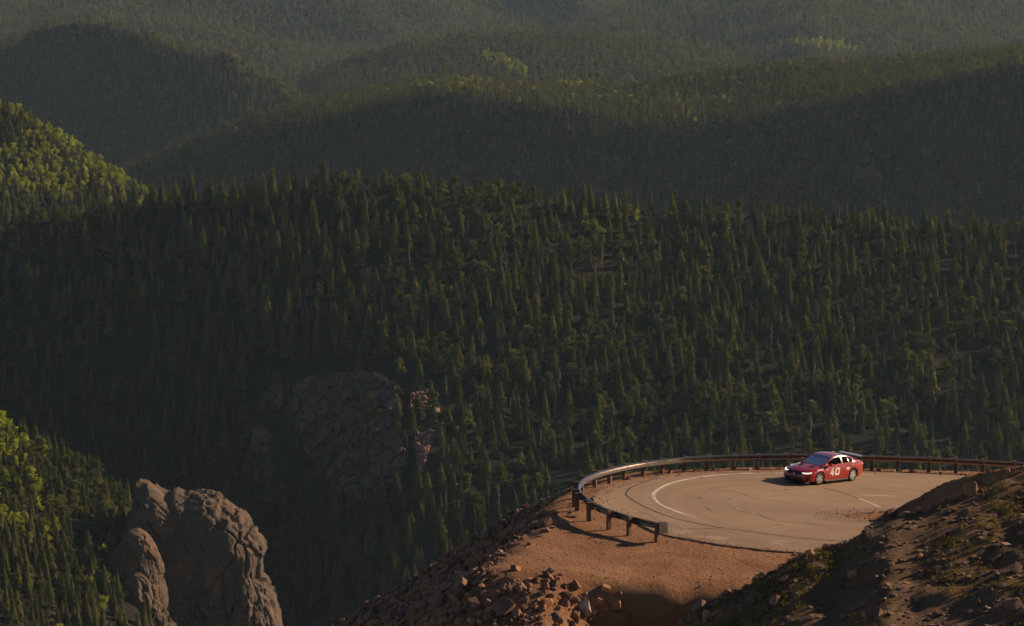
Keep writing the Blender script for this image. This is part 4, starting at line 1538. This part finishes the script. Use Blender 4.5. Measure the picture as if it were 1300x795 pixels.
# --- cabin: stations (x, belt half width, belt z, roof edge half width, roof edge z, centre z)
CB = [(1.02, .80, .925, .74, .935, .955), (.72, .83, .93, .735, 1.06, 1.085), (.40, .85, .935, .70, 1.205, 1.235), (.12, .86, .94, .665, 1.315, 1.355), (-.12, .86, .945, .65, 1.36, 1.405), (-.45, .86, .955, .64, 1.375, 1.425), (-.80, .86, .965, .635, 1.36, 1.415),
      (-1.10, .855, .98, .63, 1.32, 1.375), (-1.40, .84, 1.0, .62, 1.25, 1.30), (-1.70, .81, 1.02, .61, 1.165, 1.20), (-2.0, .77, 1.035, .60, 1.075, 1.09)]
secs = []
for (x, wb, zb, wr, zr, zc) in CB:
    def lerp(t):
        return (wb + (wr - wb) * t, zb + (zr - zb) * t)
    half = [(wb, zb - .03), lerp(.12), lerp(.55), lerp(.90), (wr - .015, zr + .012), (wr * .86, zr + (zc - zr) * .42), (wr * .5, zr + (zc - zr) * .82), (0, zc)]
    secs.append([(x, y, z) for y, z in half] + [(x, -y, z) for y, z in half[-2::-1]])
NSUB = 3
L = loft(secs, NSUB)
ns, npnt = L.shape[:2]
groups = {"roof_shell": [], "windscreen": [], "rear_window": [], "side_window": [], "rear_side_window": [], "quarter_window": []}
gl = {"left": {}, "right": {}}
parts = {}
for i in range(ns - 1):
    xm = (L[i, 0, 0] + L[i + 1, 0, 0]) / 2
    for j in range(npnt - 1):
        jj_ = min(j, npnt - 2 - j)
        side = "l" if j < npnt / 2 - 1 else "r"
        key = "roof_shell"
        if jj_ >= 5 and 0.02 < xm:
            key = "windscreen"
        elif jj_ >= 5 and -1.82 < xm < -1.05:
            key = "rear_window"
        elif 1 <= jj_ <= 2:
            if -.42 < xm < .66:
                key = "side_window_" + side
            elif -1.16 < xm < -.52:
                key = "rear_side_window_" + side
            elif -1.42 < xm < -1.22:
                key = "quarter_window_" + side
        parts.setdefault(key, []).append((i * npnt + j, i * npnt + j + 1, (i + 1) * npnt + j + 1, (i + 1) * npnt + j))
for key, fs in parts.items():
    used = sorted({v for f in fs for v in f})
    rm = {v: k for k, v in enumerate(used)}
    vs = [L.reshape(-1, 3)[v] for v in used]
    nm = key[:-2] if key[-2:] in ("_l", "_r") else key
    link(nm, mesh_from(nm, vs, [tuple(rm[v] for v in f) for f in fs], [M['red'] if nm == "roof_shell" else M['side_glass'] if "side" in nm or "quarter" in nm else M['glass']], True, 35), car)


def panel(name, pts, mat, thick, parent=None, nrm=None):
    """a thin solid from a planar outline (3D points), grown along its normal"""
    p = [Vector(q) for q in pts]
    n = nrm or (p[1] - p[0]).cross(p[2] - p[0]).normalized()
    n = Vector(n)
    k = len(p)
    vs = [tuple(q - n * thick) for q in p] + [tuple(q + n * thick) for q in p]
    fs = [tuple(range(k))[::-1], tuple(range(k, 2 * k))] + [(i, (i + 1) % k, k + (i + 1) % k, k + i) for i in range(k)]
    return link(name, mesh_from(name, vs, fs, [mat]), parent or car)


def body_w(x):
    return float(np.interp(-x, [-s[0] for s in ST_], [s[1] for s in ST_]))


def hood_z(x, y):
    sh = float(np.interp(-x, [-s[0] for s in ST_], [s[3] for s in ST_]))
    cz = float(np.interp(-x, [-s[0] for s in ST_], [s[4] for s in ST_]))
    t = abs(y) / body_w(x)
    return float(np.interp(t, [0, .5, .88, 1], [cz, sh + (cz - sh) * .8, sh + (cz - sh) * .25, sh - .05]))


def box_part(name, c, s, mat, parent=None, rot=(0, 0, 0), bev=0.012):
    o = link(name, bevel_box(name, *s, mat, bev), parent or car)
    o.location = c
    o.rotation_euler = rot
    return o


# hood vents, grille, intake, splitter, lamps
for sy in (-1, 1):
    pts = [(1.62, .22), (1.50, .50), (1.18, .50), (1.30, .22)]
    panel("hood_vent", [(x, sy * y, hood_z(x, y) + .004) for x, y in (pts if sy > 0 else pts[::-1])], M['black'], .008)
panel("grille", [(2.374, .40, .50), (2.366, .52, .60), (2.30, .42, .655), (2.30, -.42, .655), (2.366, -.52, .60), (2.374, -.40, .50)], M['black'], .022, nrm=(1, 0, .15))
panel("lower_intake", [(2.36, .62, .235), (2.36, .56, .40), (2.36, -.56, .40), (2.36, -.62, .235)], M['black'], .03, nrm=(1, 0, 0))
panel("front_badge", [(2.40, .055, .53), (2.40, .03, .60), (2.40, -.03, .60), (2.40, -.055, .53)], M['white'], .006, nrm=(1, 0, 0))
panel("tow_hook", [(2.42, .16, .40), (2.42, .16, .47), (2.42, .09, .47), (2.42, .09, .40)], plain("pink_tow_strap", (0.6, 0.30, 0.26), .6), .02, nrm=(1, 0, 0))
for sy in (-1, 1):
    pts = [(2.33, .46, .645), (2.20, .76, .665), (2.02, .885, .70), (2.06, .885, .635), (2.24, .765, .60), (2.35, .55, .60)]
    vs = [(x + .012, sy * (y + .012), z + .006) for x, y, z in pts]
    m_ = len(vs)
    vs2 = vs + [(x - .09, y * .93, z) for x, y, z in vs]
    fs = [(0, 1, 4, 5), (1, 2, 3, 4)] + [(i, (i + 1) % m_, m_ + (i + 1) % m_, m_ + i) for i in range(m_)]
    link("headlight", mesh_from("headlight", vs2, fs, [M['lamp']]), car)
    panel("side_intake", [(2.27, sy * .72, .26), (2.16, sy * .83, .28), (2.16, sy * .83, .46), (2.27, sy * .73, .42)], M['black'], .03, nrm=(.75, sy * .6, 0))
    box_part("side_skirt", (0, sy * .915, .165), (1.9, .09, .07), M['black'])
box_part("front_splitter", (2.25, 0, .145), (.36, 1.66, .035), M['black'], bev=.01)
panel("windscreen_banner", [(.34, -.60, 1.262), (.20, -.58, 1.318), (.20, 0, 1.338), (.20, .58, 1.318), (.34, .60, 1.262), (.34, 0, 1.282)], M['banner'], .004, nrm=(.45, 0, .9))
# wing, mirrors, tail
for sy in (-1, 1):
    st = box_part("wing_stay", (-2.08, sy * .42, 1.12), (.22, .025, .24), M['black'], rot=(0, -.35, 0), bev=.004)
    m_ = box_part("door_mirror", (.62, sy * .985, 1.02), (.15, .22, .13), M['red'], bev=.035)
    box_part("mirror_stalk", (0.02, -sy * .11, -.05), (.05, .10, .03), M['black'], m_, bev=.005)
    box_part("mirror_glass", (-.077, 0, 0), (.006, .18, .10), M['glass'], m_, bev=0)
    box_part("tail_light", (-2.27, sy * .60, .86), (.10, .42, .10), M['tail'], rot=(0, 0, sy * .28), bev=.02)
wing = box_part("rear_wing", (-2.20, 0, 1.25), (.30, 1.50, .03), M['black'], rot=(0, .12, 0), bev=.008)
for sy in (-1, 1):
    box_part("end_plate", (0, sy * .752, -.02), (.30, .012, .09), M['black'], wing, bev=.004)
box_part("wing_top", (0, 0, .018), (.29, 1.48, .005), plain("wing_silver", (.62, .60, .60), .25, .6), wing, bev=0)
box_part("rear_diffuser", (-2.24, 0, .27), (.22, 1.3, .10), M['black'])
box_part("roof_antenna", (-.62, .20, 1.45), (.05, .03, .09), plain("yellow_antenna", (.75, .62, .30), .5), bev=.008)
box_part("roof_antenna", (-.80, -.1, 1.44), (.06, .03, .06), M['white'], bev=.008)

# numbers and small sponsor marks on both flanks
DIG = {'4': [[(0.0, .22), (.42, 1.0), (.66, 1.0), (.30, .34), (.52, .34), (.52, .22)], [(.52, 0), (.78, 0), (.78, .62), (.52, .62)], [(.52, .22), (.52, .36), (.28, .36), (.28, .22)], [(.78, .22), (.92, .22), (.92, .36), (.78, .36)]],
       '0': [[(0, .12), (.12, 0), (.26, .24), (.26, .76), (.12, 1), (0, .88)], [(.12, 0), (.78, 0), (.66, .24), (.26, .24)], [(.78, 0), (.9, .12), (.9, .88), (.78, 1), (.66, .76), (.66, .24)], [(.12, 1), (.26, .76), (.66, .76), (.78, 1)]]}


def side_y(x, z):
    """flank half width at height z"""
    w = body_w(x)
    zb = float(np.interp(-x, [-s[0] for s in ST_], [s[2] for s in ST_]))
    zs = float(np.interp(-x, [-s[0] for s in ST_], [s[3] for s in ST_]))
    h = zs - zb
    return w * float(np.interp(z, [zb + .05, zb + h * .35, zb + h * .62, zs - .09, zs - .02], [.96, 1, 1, .985, .955]))


def number(text, x0, z0, hgt, sy, slant=.18):
    w = hgt * 1.02
    vs, fs = [], []
    for k_, ch in enumerate(text):
        for poly in DIG[ch]:
            b0 = len(vs)
            for (u, v) in poly:
                along = (u * .98 + k_ * 1.08) * w + slant * v * hgt
                x = x0 - along if sy > 0 else x0 - (2.06 * w + slant * hgt) + along
                z = z0 + v * hgt
                vs.append((x, sy * (side_y(x, z) + .006), z))
            fs.append(tuple(range(b0, len(vs))) if sy > 0 else tuple(range(b0, len(vs)))[::-1])
    o = link("race_number", mesh_from("race_number", vs, fs, [M['white']]), car)
    so = o.modifiers.new("thickness", 'SOLIDIFY')
    so.thickness = .004
    o["label"] = "white race number 40 on the door"


def decal(name, x0, x1, z0, z1, sy, mat, up=0.0):
    pts = [(x0, z0), (x1, z0 + up), (x1, z1 + up), (x0, z1)]
    vs = [(x, sy * (side_y(x, z) + .006), z) for x, z in pts]
    o = link(name, mesh_from(name, vs, [(0, 1, 2, 3)], [mat]), car)
    o.modifiers.new("thickness", 'SOLIDIFY').thickness = .003


for sy in (-1, 1):
    number("40", .62, .43, .40, sy)
    decal("sponsor_mark", 1.62, 1.28, .775, .82, sy, M['white'])
    decal("sponsor_mark", .90, .78, .76, .83, sy, M['white'])
    decal("class_mark", -.78, -1.02, .66, .80, sy, M['white'])
    decal("sponsor_mark", -1.25, -1.85, .885, .94, sy, M['white'], .015)
    for xs_ in (.78, -.34, -1.0):
        decal("door_seam", xs_, xs_ - .014, .30, .88, sy, M['black'])
    decal("door_handle", -.12, -.30, .815, .845, sy, M['black'])
    decal("door_handle", -.82, -.98, .845, .875, sy, M['black'])

# wheels
def ring(r0, r1, y0, y1, n=32):
    vs, fs = [], []
    prof = [(r0, y0), (r1 - .03, y0), (r1, y0 + .03), (r1, y1 - .03), (r1 - .03, y1), (r0, y1)]
    for i in range(n):
        a = 2 * math.pi * i / n
        for (r, y) in prof:
            vs.append((r * math.cos(a), y, r * math.sin(a)))
    m = len(prof)
    for i in range(n):
        for k in range(m):
            fs.append((i * m + k, i * m + (k + 1) % m, ((i + 1) % n) * m + (k + 1) % m, ((i + 1) % n) * m + k))
    return vs, fs


tyre_me = mesh_from("tyre", *ring(.245, .335, -.125, .125), [M['tyre']], True, 35)
vs, fs = ring(.215, .255, -.10, .118)
for q in range(5):
    for sg in (-1, 1):
        a = 2 * math.pi * q / 5
        a1, a2 = a + sg * .10, a + sg * .22
        b = len(vs)
        for y in (.075, .115):
            for r_, an, hw in ((.05, a1, .03), (.235, a2, .022)):
                for s_ in (-1, 1):
                    vs.append((r_ * math.cos(an) - s_ * hw * math.sin(an), y, r_ * math.sin(an) + s_ * hw * math.cos(an)))
        fs += [(b, b + 1, b + 3, b + 2), (b + 4, b + 6, b + 7, b + 5), (b, b + 2, b + 6, b + 4), (b + 1, b + 5, b + 7, b + 3), (b, b + 4, b + 5, b + 1), (b + 2, b + 3, b + 7, b + 6)]
b = len(vs)
for y in (.06, .12):
    for i in range(12):
        vs.append((.065 * math.cos(i * math.pi / 6), y, .065 * math.sin(i * math.pi / 6)))
fs += [(b + i, b + (i + 1) % 12, b + 12 + (i + 1) % 12, b + 12 + i) for i in range(12)] + [tuple(range(b + 12, b + 24))]
rim_me = mesh_from("rim", vs, fs, [M['rim']])
disc_me = mesh_from("brake_disc", *ring(.02, .20, -.01, .02), [M['disc']], True, 35)
for sx in (-1, 1):
    for sy in (-1, 1):
        wh = empty("wheel")
        wh.parent = car
        wh.location = (sx * WX, sy * WY, WR)
        wh.rotation_euler = (0, rng.uniform(0, 6), (math.pi if sy < 0 else 0))
        if sx > 0:
            wh.rotation_euler.z += R(-7)
        for nm, md_ in (("tyre", tyre_me), ("rim", rim_me), ("brake_disc", disc_me)):
            link(nm, md_, wh)

# interior: floor, dash, roll cage, seat, steering wheel
box_part("cabin_floor", (-.35, 0, .30), (2.3, 1.5, .04), M['black'], bev=0)
box_part("dashboard", (.62, 0, .84), (.36, 1.5, .20), M['black'], bev=.04)
box_part("rear_bulkhead", (-1.25, 0, .62), (.05, 1.5, .66), M['black'], bev=0)
for sy in (-1, 1):
    seat = box_part("seat", (-.38, sy * .38, .42), (.52, .48, .16), M['black'], bev=.04)
    box_part("backrest", (-.26, 0, .40), (.14, .48, .78), M['black'], seat, rot=(0, -.22, 0), bev=.05)


def tube(name, pts, r, mat, parent=None, seg=8):
    p = [Vector(q) for q in pts]
    vs, fs = [], []
    for i, q in enumerate(p):
        t = (p[min(i + 1, len(p) - 1)] - p[max(i - 1, 0)]).normalized()
        u = t.orthogonal().normalized()
        v = t.cross(u)
        if i and (u.dot(pu) < 0):
            pass
        pu = u
        for k_ in range(seg):
            a_ = 2 * math.pi * k_ / seg
            vs.append(tuple(q + (u * math.cos(a_) + v * math.sin(a_)) * r))
    for i in range(len(p) - 1):
        for k_ in range(seg):
            fs.append((i * seg + k_, i * seg + (k_ + 1) % seg, (i + 1) * seg + (k_ + 1) % seg, (i + 1) * seg + k_))
    return link(name, mesh_from(name, vs, fs, [mat], True), parent or car)


for sy in (-1, 1):
    tube("roll_cage_bar", [(-.62, sy * .66, .34), (-.62, sy * .64, .95)], .022, M['cage'])
    tube("roll_cage_bar", [(-.62, sy * .64, .95), (-.62, sy * .55, 1.31)], .022, M['cage'])
    tube("roll_cage_bar", [(-.66, sy * .54, 1.30), (-1.22, sy * .52, .95)], .022, M['cage'])
    tube("roll_cage_bar", [(-.58, sy * .56, 1.31), (.10, sy * .58, 1.25)], .020, M['cage'])
tube("roll_cage_bar", [(-.62, -.55, 1.30), (-.62, .55, 1.30)], .022, M['cage'])
tube("roll_cage_bar", [(-.64, -.60, .60), (-.64, .52, 1.27)], .022, M['cage'])
sw = [(.30 + .17 * math.sin(a_) * .35, .38 + .17 * math.cos(a_), .86 + .17 * math.sin(a_) * .94) for a_ in np.linspace(0, 2 * math.pi, 20)]
tube("steering_wheel", sw, .016, M['black'])

# the driver: one continuous body grown from a skeleton, helmet on top
def skin_body(name, verts, edges, radii, mat, root):
    me_ = bpy.data.meshes.new(name)
    me_.from_pydata(verts, edges, [])
    o = bpy.data.objects.new(name, me_)
    COL.objects.link(o)
    sk = o.modifiers.new("skin", 'SKIN')
    for i, r_ in enumerate(radii):
        d_ = me_.skin_vertices[0].data[i]
        d_.radius = (r_, r_)
        d_.use_root = (i == root)
    o.modifiers.new("smooth", 'SUBSURF').levels = 1
    bpy.context.view_layer.update()
    e_ = o.evaluated_get(bpy.context.evaluated_depsgraph_get())
    m2_ = bpy.data.meshes.new_from_object(e_)
    bpy.data.objects.remove(o)
    m2_.name = name
    m2_.materials.clear()
    m2_.materials.append(mat)
    m2_.shade_smooth()
    return m2_


V_ = [(-.42, 0, .58), (-.46, 0, .75), (-.50, 0, .93), (-.50, 0, 1.04), (-.48, 0, 1.12),           # pelvis .. neck base, head
      (-.48, .19, .98), (-.30, .25, .80), (-.02, .20, .86), (.20, .17, .90), (.25, .155, .92),        # left arm to the wheel
      (-.48, -.19, .98), (-.30, -.25, .80), (-.02, -.20, .86), (.20, -.17, .90), (.25, -.155, .92),
      (-.38, .11, .56), (.08, .13, .66), (.44, .12, .44), (.54, .12, .46), (-.38, -.11, .56), (.08, -.13, .66), (.44, -.12, .44), (.54, -.12, .46)]
E_ = [(0, 1), (1, 2), (2, 3), (3, 4), (2, 5), (5, 6), (6, 7), (7, 8), (8, 9), (2, 10), (10, 11), (11, 12), (12, 13), (13, 14), (0, 15), (15, 16), (16, 17), (17, 18), (0, 19), (19, 20), (20, 21), (21, 22)]
R_ = [.15, .145, .15, .06, .08, .075, .052, .042, .035, .03, .075, .052, .042, .035, .03, .095, .07, .05, .035, .095, .07, .05, .035]
driver = link("person", skin_body("person", V_, E_, R_, M['suit'], 0))
tag(driver, "driver in a pale suit and white helmet at the wheel of the red car", "person")
bm = bmesh.new()
bmesh.ops.create_uvsphere(bm, u_segments=20, v_segments=14, radius=.14)
for v in bm.verts:
    v.co = Vector((v.co.x * 1.08, v.co.y * .93, v.co.z * (1.0 if v.co.z > 0 else 1.08)))
    if v.co.x > .05 and v.co.z < -.03:
        v.co.x += .025
for f in bm.faces:
    c = f.calc_center_median()
    f.material_index = 1 if (c.x > .07 and -.035 < c.z < .065) else 0
hm_ = bpy.data.meshes.new("helmet")
bm.to_mesh(hm_)
bm.free()
hm_.materials.append(M['helmet'])
hm_.materials.append(M['visor'])
hm_.shade_smooth()
hel = link("helmet", hm_, driver)
hel.location = (-.46, 0, 1.17)
for sy in (-1, 1):
    for q in range(4):
        tube("glove_finger", [(.245, sy * .158, .905 + q * .018), (.285, sy * .19, .905 + q * .02), (.315, sy * .165, .905 + q * .02), (.30, sy * .145, .90 + q * .02)], .0095, M['black'], driver, 6)
    tube("glove_thumb", [(.24, sy * .16, .925), (.255, sy * .125, .95), (.285, sy * .13, .965)], .011, M['black'], driver, 6)

# stand the car on the road, nose to the camera's left, leaning a little out of the turn
CAR_A = R(45.5)
fwd = Vector((-math.cos(CAR_A), -math.sin(CAR_A), 0))
cpos = onroad(1044, 610.5)
fwd.z = PB * fwd.x + PC * fwd.y
fwd.normalize()
upn = Vector((-PB, -PC, 1)).normalized()
left = upn.cross(fwd).normalized()
mat_ = Matrix((fwd, left, upn)).transposed().to_4x4()
car.matrix_world = Matrix.Translation((float(cpos[0]), float(cpos[1]), plane(float(cpos[0]), float(cpos[1])) + 0.032)) @ mat_
driver.matrix_world = car.matrix_world @ Matrix.Translation((0, .38, -.03))


# ------------------------------------------------------------------ haze: the air of the valley
hz_me = bevel_box("haze", 5200, 10050, 560, plain("haze_air", (1, 1, 1)), 0)
hm, nt, out = new_mat("valley_haze")
pv = N(nt, "ShaderNodeVolumePrincipled")
pv.inputs["Color"].default_value = (0.58, 0.79, 1.0, 1)
pv.inputs["Density"].default_value = 0.0000195
pv.inputs["Anisotropy"].default_value = 0.25
nt.links.new(pv.outputs[0], out.inputs["Volume"])
hz_me.materials.clear()
hz_me.materials.append(hm)
haze = link("haze", hz_me)
haze.location = (0, 4920, 0)
tag(haze, "thin blue grey haze filling the valley air", "haze", kind="stuff")
_top = float(max(GZ.max(), CAMZ)) + 25
_bot = float(min(GZ.min(), ZZ.min())) - 2
haze.location.z = (_top + _bot) / 2
haze.scale.z = (_top - _bot) / 560
